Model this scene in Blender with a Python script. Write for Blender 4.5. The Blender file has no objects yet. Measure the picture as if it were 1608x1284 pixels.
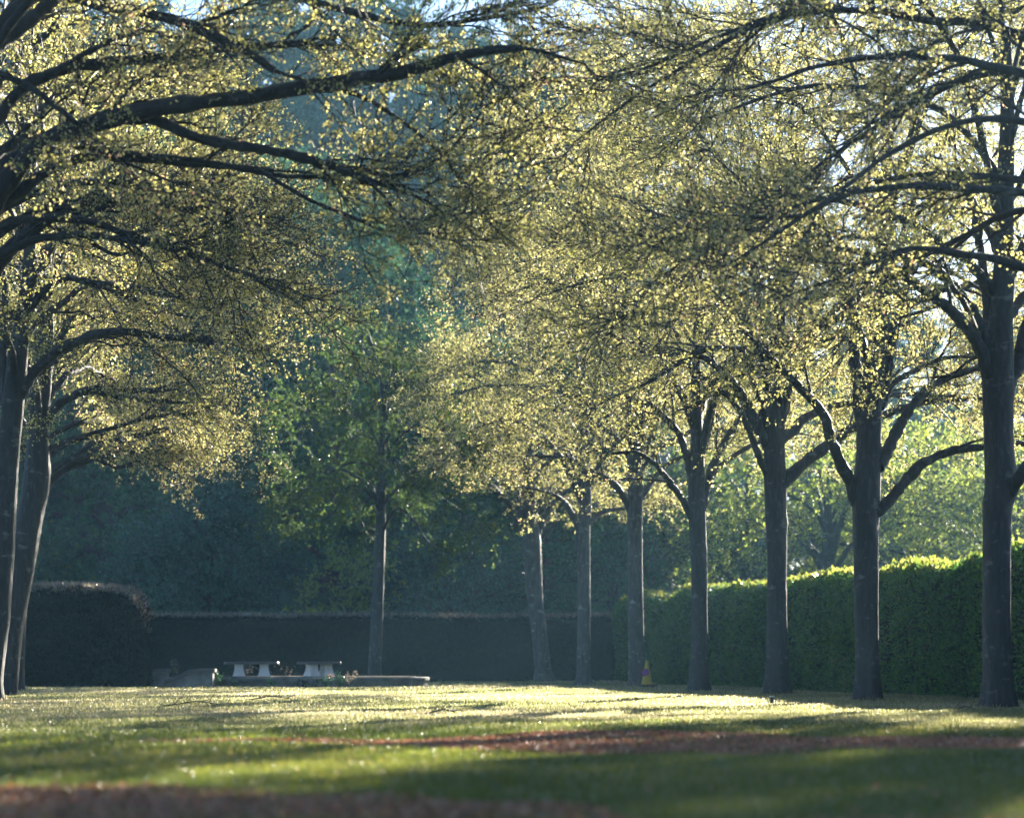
import bpy, math, random
import numpy as np

R_ = math.radians
rng = np.random.default_rng(7)
random.seed(7)
scene = bpy.context.scene
col = scene.collection

# ------------------------------------------------------------------ camera / measuring
F = 4700.0          # focal length in photo pixels (photo 1608 wide)
CX, HY, CAMZ = 804.0, 1033.0, 0.8
def P(px, py, d):
    return np.array([(px - CX) * d / F, d, CAMZ + (HY - py) * d / F])
def GX(px, d):
    return (px - CX) * d / F
SUN_AZ, SUN_EL = R_(23), R_(16)     # azimuth from +Y towards +X
SUN = np.array([math.sin(SUN_AZ) * math.cos(SUN_EL), math.cos(SUN_AZ) * math.cos(SUN_EL), math.sin(SUN_EL)])

# ------------------------------------------------------------------ object helpers
def tag(o, label=None, cat=None, group=None, kind=None):
    if label: o['label'] = label
    if cat: o['category'] = cat
    if group: o['group'] = group
    if kind: o['kind'] = kind
    return o
def empty(name, loc=(0, 0, 0), rz=0.0):
    o = bpy.data.objects.new(name, None)
    o.location = [float(v) for v in loc]
    o.rotation_euler = (0, 0, rz)
    o.empty_display_size = 0.3
    col.objects.link(o)
    return o
def obj(name, me, parent=None):
    o = bpy.data.objects.new(name, me)
    col.objects.link(o)
    if parent is not None: o.parent = parent
    return o
def copy_tree(root, loc, rz=0.0, sc=1.0):
    r = root.copy(); col.objects.link(r)
    r.location = [float(v) for v in loc]; r.rotation_euler = (0, 0, rz)
    r.scale = (sc, sc, sc) if np.isscalar(sc) else sc
    for ch in list(root.children):
        c = ch.copy(); col.objects.link(c); c.parent = r
        for g in list(ch.children):
            d = g.copy(); col.objects.link(d); d.parent = c
    return r

def make_mesh(name, V, quads=None, tris=None, mats=(), mat_idx=None, smooth=False, tone=None):
    V = np.asarray(V, dtype=np.float32).reshape(-1, 3)
    me = bpy.data.meshes.new(name)
    nq = 0 if quads is None else len(quads)
    nt = 0 if tris is None else len(tris)
    loops = []
    if nq: loops.append(np.asarray(quads, dtype=np.int32).ravel())
    if nt: loops.append(np.asarray(tris, dtype=np.int32).ravel())
    lv = np.concatenate(loops)
    tot = np.concatenate([np.full(nq, 4, np.int32), np.full(nt, 3, np.int32)])
    start = np.concatenate([[0], np.cumsum(tot)[:-1]]).astype(np.int32)
    me.vertices.add(len(V)); me.vertices.foreach_set('co', V.ravel())
    me.loops.add(len(lv)); me.loops.foreach_set('vertex_index', lv)
    me.polygons.add(nq + nt)
    me.polygons.foreach_set('loop_start', start)
    me.polygons.foreach_set('loop_total', tot)
    me.polygons.foreach_set('use_smooth', np.full(nq + nt, bool(smooth)))
    for m in mats: me.materials.append(m)
    if mat_idx is not None:
        me.polygons.foreach_set('material_index', np.asarray(mat_idx, dtype=np.int32))
    if tone is not None:
        a = me.attributes.new('tone', 'FLOAT', 'FACE')
        a.data.foreach_set('value', np.asarray(tone, dtype=np.float32))
    me.update(calc_edges=True)
    return me

class Geo:
    """collects vertex blocks with quads and triangles for one mesh"""
    def __init__(self): self.V = []; self.Q = []; self.T = []; self.n = 0; self.mq = []; self.mt = []
    def add(self, V, Q=None, T=None, m=0):
        V = np.asarray(V, float).reshape(-1, 3)
        if Q is not None and len(Q): self.Q.append(np.asarray(Q) + self.n); self.mq.append(np.full(len(Q), m))
        if T is not None and len(T): self.T.append(np.asarray(T) + self.n); self.mt.append(np.full(len(T), m))
        self.V.append(V); self.n += len(V)
    def mesh(self, name, mats, smooth=False, origin=(0, 0, 0), rnd_tone=True):
        V = np.concatenate(self.V) - np.asarray(origin)
        Q = np.concatenate(self.Q) if self.Q else None
        T = np.concatenate(self.T) if self.T else None
        mi = np.concatenate(self.mq + self.mt)
        return make_mesh(name, V, Q, T, mats, mi, smooth, rng.random(len(mi)) if rnd_tone else None)

def unit(v):
    return v / np.maximum(np.linalg.norm(v, axis=-1, keepdims=True), 1e-9)

def tubes(Pl, Rd, sides=3, wob=None):
    """Pl (N,K,3) polylines, Rd (N,K) radii -> verts, quads"""
    N, K, _ = Pl.shape
    tan = np.gradient(Pl, axis=1); tan = unit(tan)
    ref = np.where(np.abs(unit(Pl[:, -1] - Pl[:, 0])[:, 2:3]) > 0.8, np.array([[1.0, 0, 0]]), np.array([[0, 0, 1.0]]))
    ref = np.repeat(ref[:, None, :], K, axis=1)
    u = unit(np.cross(tan, ref)); w = np.cross(tan, u)
    ang = np.arange(sides) * 2 * math.pi / sides
    r = Rd[:, :, None]
    if wob is not None: r = r * wob
    V = Pl[:, :, None, :] + r[..., None] * (np.cos(ang)[None, None, :, None] * u[:, :, None, :] + np.sin(ang)[None, None, :, None] * w[:, :, None, :])
    base = (np.arange(N) * K * sides)[:, None, None]
    k = (np.arange(K - 1) * sides)[None, :, None]
    s = np.arange(sides)[None, None, :]; s2 = (s + 1) % sides
    a = base + k + s; b = base + k + s2; c = base + k + sides + s2; d = base + k + sides + s
    Q = np.stack([a, b, c, d], axis=-1).reshape(-1, 4)
    return V.reshape(-1, 3), Q

def resample(pts, K):
    pts = np.asarray(pts, float)
    if len(pts) > 2:       # Catmull-Rom smoothing of the control points
        p = np.vstack([2 * pts[0] - pts[1], pts, 2 * pts[-1] - pts[-2]])
        out = []
        for i in range(1, len(p) - 2):
            t = np.linspace(0, 1, 8, endpoint=False)[:, None]
            p0, p1, p2, p3 = p[i - 1], p[i], p[i + 1], p[i + 2]
            out.append(0.5 * ((2 * p1) + (-p0 + p2) * t + (2 * p0 - 5 * p1 + 4 * p2 - p3) * t ** 2 + (-p0 + 3 * p1 - 3 * p2 + p3) * t ** 3))
        pts = np.vstack(out + [pts[-1:]])
    s = np.concatenate([[0], np.cumsum(np.linalg.norm(np.diff(pts[:, :3], axis=0), axis=1))])
    q = np.linspace(0, s[-1], K)
    return np.stack([np.interp(q, s, pts[:, i]) for i in range(pts.shape[1])], axis=1)

def fbm(x, y, seed=0):
    r = np.random.default_rng(seed); out = 0
    for f, a in ((0.13, 1.0), (0.31, 0.6), (0.7, 0.35), (1.5, 0.2)):
        for _ in range(3):
            th = r.random() * 6.28; ph = r.random() * 6.28
            out = out + a * np.sin(f * 6.28 * 0.5 * (x * math.cos(th) + y * math.sin(th)) + ph) / 3
    return out

# ------------------------------------------------------------------ materials
def new_mat(name):
    m = bpy.data.materials.new(name); m.use_nodes = True
    nt = m.node_tree; nt.nodes.clear()
    return m, nt, nt.nodes.new('ShaderNodeOutputMaterial')
def ramp(nt, stops):
    n = nt.nodes.new('ShaderNodeValToRGB')
    while len(n.color_ramp.elements) < len(stops): n.color_ramp.elements.new(0.5)
    for e, (p, c) in zip(n.color_ramp.elements, stops):
        e.position = p; e.color = (*c, 1)
    return n
def leaf_mat(name, stops, trans=1.0, gloss=0.12, rough=0.35, tcol=None):
    """thin leaf: diffuse reflection + diffuse transmission + a wax sheen; colour from a random tone per leaf"""
    m, nt, out = new_mat(name); N, L = nt.nodes.new, nt.links.new
    a = N('ShaderNodeAttribute'); a.attribute_name = 'tone'
    rp = ramp(nt, stops); L(a.outputs['Fac'], rp.inputs[0])
    df = N('ShaderNodeBsdfDiffuse'); L(rp.outputs[0], df.inputs[0])
    tr = N('ShaderNodeBsdfTranslucent')
    mul = N('ShaderNodeMixRGB'); mul.blend_type = 'MULTIPLY'; mul.inputs[0].default_value = 1
    L(rp.outputs[0], mul.inputs[1]); mul.inputs[2].default_value = (*(tcol or (1, 1, 1)), 1)
    L(mul.outputs[0], tr.inputs[0])
    add = N('ShaderNodeMixShader'); add.inputs[0].default_value = trans
    L(df.outputs[0], add.inputs[1]); L(tr.outputs[0], add.inputs[2])
    gl = N('ShaderNodeBsdfGlossy'); gl.inputs['Roughness'].default_value = rough
    fr = N('ShaderNodeFresnel'); fr.inputs[0].default_value = 1.4
    sc = N('ShaderNodeMath'); sc.operation = 'MULTIPLY_ADD'; sc.inputs[1].default_value = gloss * 1.5; sc.inputs[2].default_value = gloss * 0.2
    L(fr.outputs[0], sc.inputs[0])
    mx = N('ShaderNodeMixShader'); L(sc.outputs[0], mx.inputs[0]); L(add.outputs[0], mx.inputs[1]); L(gl.outputs[0], mx.inputs[2])
    L(mx.outputs[0], out.inputs[0])
    return m
def solid_mat(name, stops, scale=4.0, rough=0.8, bump=0.3, detail=6, stretch=(1, 1, 1), spec=0.3, bdist=0.02, coords='Object'):
    m, nt, out = new_mat(name); N, L = nt.nodes.new, nt.links.new
    tc = N('ShaderNodeTexCoord'); mp = N('ShaderNodeMapping'); mp.inputs['Scale'].default_value = stretch
    L(tc.outputs[coords], mp.inputs[0])
    nz = N('ShaderNodeTexNoise'); nz.inputs['Scale'].default_value = scale; nz.inputs['Detail'].default_value = detail
    nz.inputs['Roughness'].default_value = 0.65
    L(mp.outputs[0], nz.inputs[0])
    rp = ramp(nt, stops); L(nz.outputs[0], rp.inputs[0])
    b = N('ShaderNodeBsdfPrincipled'); b.inputs['Roughness'].default_value = rough
    b.inputs['Specular IOR Level'].default_value = spec
    L(rp.outputs[0], b.inputs['Base Color'])
    if bump:
        n2 = N('ShaderNodeTexNoise'); n2.inputs['Scale'].default_value = scale * 3; n2.inputs['Detail'].default_value = 5
        L(mp.outputs[0], n2.inputs[0])
        bp = N('ShaderNodeBump'); bp.inputs['Strength'].default_value = bump; bp.inputs['Distance'].default_value = bdist
        L(n2.outputs[0], bp.inputs['Height']); L(bp.outputs[0], b.inputs['Normal'])
    L(b.outputs[0], out.inputs[0])
    return m

def bark_mat(name, dark, mid, pale):
    """grey bark: vertical furrows, horizontal scars, pale lichen patches"""
    m, nt, out = new_mat(name); N, L = nt.nodes.new, nt.links.new
    tc = N('ShaderNodeTexCoord')
    mp = N('ShaderNodeMapping'); mp.inputs['Scale'].default_value = (9, 9, 2.2); L(tc.outputs['Object'], mp.inputs[0])
    n1 = N('ShaderNodeTexNoise'); n1.inputs['Scale'].default_value = 1.6; n1.inputs['Detail'].default_value = 8; n1.inputs['Roughness'].default_value = 0.7; L(mp.outputs[0], n1.inputs[0])
    r1 = ramp(nt, [(0.3, dark), (0.55, mid), (0.8, pale)]); L(n1.outputs[0], r1.inputs[0])
    mp2 = N('ShaderNodeMapping'); mp2.inputs['Scale'].default_value = (4, 4, 7); L(tc.outputs['Object'], mp2.inputs[0])
    n2 = N('ShaderNodeTexNoise'); n2.inputs['Scale'].default_value = 1.0; n2.inputs['Detail'].default_value = 5; L(mp2.outputs[0], n2.inputs[0])
    r2 = ramp(nt, [(0.6, (0, 0, 0)), (0.72, (1, 1, 1))]); L(n2.outputs[0], r2.inputs[0])
    mix = N('ShaderNodeMixRGB'); L(r2.outputs[0], mix.inputs[0]); L(r1.outputs[0], mix.inputs[1])
    mix.inputs[2].default_value = (*[c * 1.5 for c in pale], 1)
    sc = N('ShaderNodeMath'); sc.operation = 'MULTIPLY'; sc.inputs[1].default_value = 0.8; L(r2.outputs[0], sc.inputs[0]); L(sc.outputs[0], mix.inputs[0])
    b = N('ShaderNodeBsdfPrincipled'); b.inputs['Roughness'].default_value = 0.6; b.inputs['Specular IOR Level'].default_value = 0.5
    L(mix.outputs[0], b.inputs['Base Color'])
    bp = N('ShaderNodeBump'); bp.inputs['Strength'].default_value = 1.0; bp.inputs['Distance'].default_value = 0.05
    L(n1.outputs[0], bp.inputs['Height']); L(bp.outputs[0], b.inputs['Normal'])
    L(b.outputs[0], out.inputs[0])
    return m

M = {}
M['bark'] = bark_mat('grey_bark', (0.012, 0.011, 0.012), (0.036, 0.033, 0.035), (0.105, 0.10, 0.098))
M['bark_mid'] = bark_mat('hazed_bark', (0.03, 0.027, 0.027), (0.085, 0.077, 0.075), (0.2, 0.19, 0.18))  # bark lightened for the far trunks, haze and skylight put into its colour
M['bark_black'] = bark_mat('shaded_bark', (0.005, 0.0045, 0.004), (0.013, 0.011, 0.010), (0.04, 0.037, 0.034))  # bark darkened on the near open-row trees, their backlit shade painted in
M['bark_dark'] = bark_mat('dark_bark', (0.02, 0.017, 0.015), (0.05, 0.042, 0.037), (0.1, 0.09, 0.08))
M['bark_red'] = bark_mat('red_bark', (0.06, 0.025, 0.018), (0.13, 0.055, 0.04), (0.2, 0.1, 0.08))
M['bark_pale'] = bark_mat('pale_bark', (0.1, 0.095, 0.09), (0.22, 0.21, 0.2), (0.4, 0.39, 0.37))
M['twig'] = solid_mat('twig_bark', [(0.3, (0.02, 0.017, 0.016)), (0.7, (0.06, 0.05, 0.045))], scale=5, rough=0.6, bump=0, spec=0.4)
M['cut'] = solid_mat('cut_wood', [(0.3, (0.1, 0.08, 0.06)), (0.7, (0.2, 0.16, 0.12))], scale=20, bump=0.2)
M['spring'] = leaf_mat('spring_leaf', [(0.0, (0.13, 0.155, 0.035)), (0.3, (0.29, 0.285, 0.085)), (0.65, (0.46, 0.42, 0.17)), (0.9, (0.56, 0.50, 0.27)), (1.0, (0.50, 0.30, 0.20))], trans=0.65, gloss=0.16, rough=0.35, tcol=(1.75, 1.75, 1.6))
M['green'] = leaf_mat('green_leaf', [(0.0, (0.05, 0.11, 0.03)), (0.6, (0.11, 0.18, 0.045)), (1.0, (0.22, 0.26, 0.06))], trans=0.5, gloss=0.03, tcol=(1.0, 1.0, 0.9))
M['lime'] = leaf_mat('lime_leaf', [(0.0, (0.15, 0.24, 0.035)), (0.6, (0.28, 0.36, 0.06)), (1.0, (0.45, 0.46, 0.09))], trans=0.6, gloss=0.1, tcol=(1.45, 1.4, 1.3))
M['wood_leaf'] = leaf_mat('woodland_leaf', [(0.0, (0.04, 0.11, 0.055)), (0.6, (0.085, 0.20, 0.09)), (0.93, (0.13, 0.24, 0.08)), (1.0, (0.25, 0.27, 0.06))], trans=0.25, gloss=0.05)
M['teal_leaf'] = leaf_mat('bluish_leaf', [(0.0, (0.045, 0.115, 0.08)), (0.6, (0.09, 0.19, 0.13)), (1.0, (0.15, 0.25, 0.17))], trans=0.18, gloss=0.05)
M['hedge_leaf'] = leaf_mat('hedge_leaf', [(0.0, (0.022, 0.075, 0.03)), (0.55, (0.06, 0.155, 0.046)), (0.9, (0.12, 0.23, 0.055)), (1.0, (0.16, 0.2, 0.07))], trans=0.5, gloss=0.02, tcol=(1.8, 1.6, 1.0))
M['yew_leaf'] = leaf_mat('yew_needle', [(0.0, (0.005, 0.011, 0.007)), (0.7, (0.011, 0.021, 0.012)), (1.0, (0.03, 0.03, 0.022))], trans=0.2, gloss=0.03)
M['yew_tip'] = leaf_mat('dry_hedge_tip', [(0.0, (0.12, 0.09, 0.06)), (1.0, (0.32, 0.26, 0.18))], trans=0.4, gloss=0.2)
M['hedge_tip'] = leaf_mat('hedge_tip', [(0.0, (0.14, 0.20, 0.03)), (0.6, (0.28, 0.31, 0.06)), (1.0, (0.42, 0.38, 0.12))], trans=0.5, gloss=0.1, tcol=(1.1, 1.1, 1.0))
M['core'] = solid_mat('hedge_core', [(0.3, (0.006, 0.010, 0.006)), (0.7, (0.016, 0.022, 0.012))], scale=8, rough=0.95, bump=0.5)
M['grass'] = leaf_mat('grass_blade', [(0.0, (0.06, 0.075, 0.014)), (0.55, (0.15, 0.15, 0.045)), (0.9, (0.27, 0.25, 0.10)), (1.0, (0.36, 0.28, 0.13))], trans=0.75, gloss=0.12, rough=0.4, tcol=(2.85, 2.7, 4.3))  # far blades paled, the sunlit dew sheen put into their colour
M['grass_shaded'] = leaf_mat('shaded_grass_blade', [(0.0, (0.03, 0.05, 0.008)), (0.55, (0.07, 0.09, 0.014)), (0.9, (0.14, 0.145, 0.03)), (1.0, (0.26, 0.19, 0.08))], trans=0.7, gloss=0.12, rough=0.35, tcol=(2.3, 2.2, 1.8))  # same grass darkened for the near lawn, foreground shade put into the colour
M['chip'] = leaf_mat('bark_chip', [(0.0, (0.06, 0.026, 0.015)), (0.3, (0.27, 0.105, 0.05)), (0.65, (0.60, 0.23, 0.10)), (1.0, (0.74, 0.48, 0.30))], trans=0.35, gloss=0.2, rough=0.4)
M['stone'] = solid_mat('weathered_stone', [(0.25, (0.08, 0.077, 0.073)), (0.5, (0.19, 0.183, 0.172)), (0.8, (0.34, 0.33, 0.31))], scale=3.0, rough=0.85, bump=0.4)
M['slate'] = solid_mat('dark_coping', [(0.3, (0.05, 0.048, 0.05)), (0.7, (0.12, 0.115, 0.115))], scale=4.0, rough=0.5, bump=0.25)
M['pale'] = solid_mat('pale_stone', [(0.25, (0.62, 0.61, 0.59)), (0.6, (0.80, 0.79, 0.77)), (0.85, (0.86, 0.85, 0.83))], scale=5.0, rough=0.7, bump=0.15)
M['yellow'] = solid_mat('yellow_plastic', [(0.3, (0.38, 0.28, 0.03)), (0.7, (0.48, 0.37, 0.05))], scale=6, rough=0.45, bump=0.05)
M['black'] = solid_mat('black_rubber', [(0.3, (0.015, 0.015, 0.017)), (0.7, (0.04, 0.04, 0.042))], scale=9, rough=0.6, bump=0.1)
M['blue'] = solid_mat('blue_film', [(0.3, (0.02, 0.06, 0.35)), (0.7, (0.03, 0.09, 0.45))], scale=6, rough=0.4, bump=0)
M['red'] = solid_mat('red_film', [(0.3, (0.30, 0.02, 0.03)), (0.7, (0.38, 0.03, 0.04))], scale=6, rough=0.4, bump=0)
M['mulch'] = solid_mat('mulch_soil', [(0.3, (0.028, 0.014, 0.009)), (0.55, (0.12, 0.05, 0.028)), (0.8, (0.26, 0.11, 0.055))], scale=14, rough=0.9, bump=0.8, bdist=0.03)
M['soil'] = solid_mat('bed_soil', [(0.3, (0.02, 0.016, 0.012)), (0.7, (0.06, 0.045, 0.03))], scale=9, rough=0.95, bump=0.6)
M['lawn'] = solid_mat('lawn_turf', [(0.3, (0.025, 0.04, 0.009)), (0.55, (0.05, 0.07, 0.015)), (0.8, (0.09, 0.10, 0.028))], scale=1.3, rough=0.9, bump=0.6, detail=12)
M['flower'] = leaf_mat('pink_petal', [(0.0, (0.6, 0.2, 0.15)), (1.0, (0.75, 0.4, 0.3))], trans=0.4)

# ------------------------------------------------------------------ growing branches
def interp(Pl, idx, t):
    K = Pl.shape[1]
    f = np.clip(t, 0, 0.9999) * (K - 1); i = f.astype(int); w = (f - i)[:, None]
    a = Pl[idx, i]; b = Pl[idx, i + 1]
    return a * (1 - w) + b * w, unit(b - a)
def sprout(rg, Pl, idx, t, length, spread, flat, up, bend, K, r0, r1, jit=0.04):
    """side shoots: spread = sine of the angle to the parent, flat squeezes their vertical scatter, bend curls them up (+) or down (-)"""
    pos, tan = interp(Pl, idx, t)
    n = len(idx)
    v = rg.normal(size=(n, 3)); v[:, 2] *= flat
    v -= (v * tan).sum(1, keepdims=True) * tan
    v = unit(v)
    sp = np.broadcast_to(spread, (n,))[:, None] * rg.uniform(0.7, 1.15, (n, 1))
    d = unit(tan * np.sqrt(np.maximum(0.05, 1 - np.minimum(sp, 0.97) ** 2)) + v * sp + np.array([0, 0, 1.0]) * np.broadcast_to(up, (n,))[:, None])
    s = np.linspace(0, 1, K)[None, :, None]
    Ln = length[:, None, None]
    b = np.broadcast_to(bend, (n,))[:, None, None] * rg.uniform(0.4, 1.5, (n, 1, 1))
    C = pos[:, None, :] + d[:, None, :] * Ln * s + np.array([0, 0, 1.0]) * b * Ln * s ** 2
    side = unit(np.cross(d, np.array([0, 0, 1.0])) + 1e-6)
    C = C + side[:, None, :] * (rg.normal(size=(n, 1, 1)) * 0.14) * Ln * s ** 2
    if jit and K > 3:
        j = rg.normal(size=(n, K, 3)) * jit * Ln; j[:, 0] = 0
        C = C + j * np.minimum(s * 2, 1)
    Rr = r0[:, None] * (1 - s[..., 0]) + r1 * s[..., 0]
    return C, Rr
def leaves_on(rg, Pl, n_per, size, tmin=0.15, off=0.03, droop=0.25, wid=0.36):
    N = len(Pl); idx = np.repeat(np.arange(N), n_per)
    t = rg.uniform(tmin, 1.0, len(idx))
    p, tan = interp(Pl, idx, t)
    n = len(idx)
    a = unit(rg.normal(size=(n, 3)) + tan * 0.6 - np.array([0, 0, droop]))
    p = p + a * off * rg.random((n, 1))
    b = unit(np.cross(a, rg.normal(size=(n, 3))))
    nn = np.cross(a, b)
    l = (size * rg.uniform(0.6, 1.35, n))[:, None]
    m = p + a * l * 0.45
    V = np.stack([p, m + b * l * wid + nn * l * 0.12, p + a * l, m - b * l * wid + nn * l * 0.12], axis=1)
    return V.reshape(-1, 3), np.arange(n * 4).reshape(-1, 4)
def leaf_mesh(name, blocks, mat, origin, rg):
    V = np.concatenate([b[0] for b in blocks]) - np.asarray(origin)
    Q = np.arange(len(V)).reshape(-1, 4)
    c = V.reshape(-1, 4, 3)[:, 0]
    tone = np.clip(rg.beta(2.2, 2.2, len(Q)) + 0.16 * fbm(c[:, 0] * 2 + c[:, 2], c[:, 1] * 2 + c[:, 2] * 1.7, 5), 0, 1)
    return make_mesh(name, V, Q, None, [mat], None, False, tone)

def trunk_mesh(name, pts, mat, origin, sides=22, flare=True, seed=0):
    """pts: (x,y,z,r) from the ground up; a slightly lumpy round stem with root flare"""
    rg = np.random.default_rng(seed)
    K = max(16, int(np.linalg.norm(np.asarray(pts)[-1][:3] - np.asarray(pts)[0][:3]) / 0.12))
    c = resample(pts, K)
    z = c[:, 2] - c[0, 2]
    ang = np.arange(sides) * 2 * math.pi / sides
    w = np.ones((K, sides))
    for f, a in ((2, 0.05), (3, 0.05), (5, 0.035), (7, 0.025)):
        ph = rg.random() * 6.28; tw = rg.normal() * 0.5; az = rg.uniform(0.5, 1.6)
        w += a * np.sin(f * ang[None, :] + ph + tw * z[:, None]) * (0.6 + 0.4 * np.sin(az * z[:, None] * 2 + ph))
    for _ in range(int(z[-1] * 1.3)):                       # knots and old branch collars
        kz = rg.uniform(0.5, z[-1]); ka = rg.random() * 6.28; amp = rg.uniform(-0.08, 0.16); sz = rg.uniform(0.08, 0.2)
        da = np.abs((ang - ka + math.pi) % (2 * math.pi) - math.pi)
        w += amp * np.exp(-((z - kz) / sz)[:, None] ** 2 - (da / 0.5)[None, :] ** 2)
    w += rg.normal(size=w.shape) * 0.012
    if flare:
        ph = rg.random() * 6.28
        w += np.exp(-z / 0.28)[:, None] * (0.30 + 0.22 * np.sin(ang * 4 + ph)[None, :] + 0.10 * np.sin(ang * 7 + ph)[None, :])
    V, Q = tubes(c[None, :, :3], c[None, :, 3], sides, w[None])
    n = len(V); top = c[-1, :3] + np.array([0, 0, 0.01])
    V = np.vstack([V, top]); s = np.arange(sides)
    T = np.stack([n - sides + s, n - sides + (s + 1) % sides, np.full(sides, n)], axis=1)
    return make_mesh(name, V - np.asarray(origin), Q, T, [mat], None, True)
def limb_mesh(name, c, mats, origin, rg, cap=True, extra=None, sides=10):
    """one main limb with its side branches; a pruned limb ends in a flat cut"""
    K0 = len(c); q = np.linspace(0, K0 - 1, 44); c = np.stack([np.interp(q, np.arange(K0), c[:, i]) for i in range(4)], axis=1); K = 44
    kn = np.cumsum(rg.normal(size=(K, 3)), axis=0); kn -= np.linspace(0, 1, K)[:, None] * kn[-1] + (1 - np.linspace(0, 1, K)[:, None]) * kn[0]
    c = c.copy(); c[:, :3] += kn * 0.06 * c[:, 3:4] + rg.normal(size=(K, 3)) * 0.07 * c[:, 3:4]
    w = 1 + 0.07 * rg.normal(size=(1, K, sides)) + (0.07 * rg.normal(size=K))[None, :, None]
    for _ in range(4):
        w = w + rg.uniform(0.1, 0.3) * np.exp(-((np.arange(K) - rg.uniform(0, K)) / 1.3) ** 2)[None, :, None] * (0.5 + 0.5 * np.cos(np.arange(sides) * 6.283 / sides - rg.random() * 6.283))[None, None, :]
    V, Q = tubes(c[None, :, :3], c[None, :, 3], sides, w)
    g = Geo(); g.add(V, Q, m=0)
    s = np.arange(sides)
    g.add(np.vstack([V[-sides:], V[-sides:].mean(0)]), None, np.stack([s, (s + 1) % sides, np.full(sides, sides)], axis=1), m=1 if cap else 0)
    if extra is not None:
        g.add(*tubes(extra[0], extra[1], 5), m=0)
    return g.mesh(name, mats, True, origin, False)

BASES = []
def bez(p0, p1, p2, p3, K):
    t = np.linspace(0, 1, K)[:, None]
    return (1 - t) ** 3 * p0 + 3 * (1 - t) ** 2 * t * p1 + 3 * (1 - t) * t ** 2 * p2 + t ** 3 * p3

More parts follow.
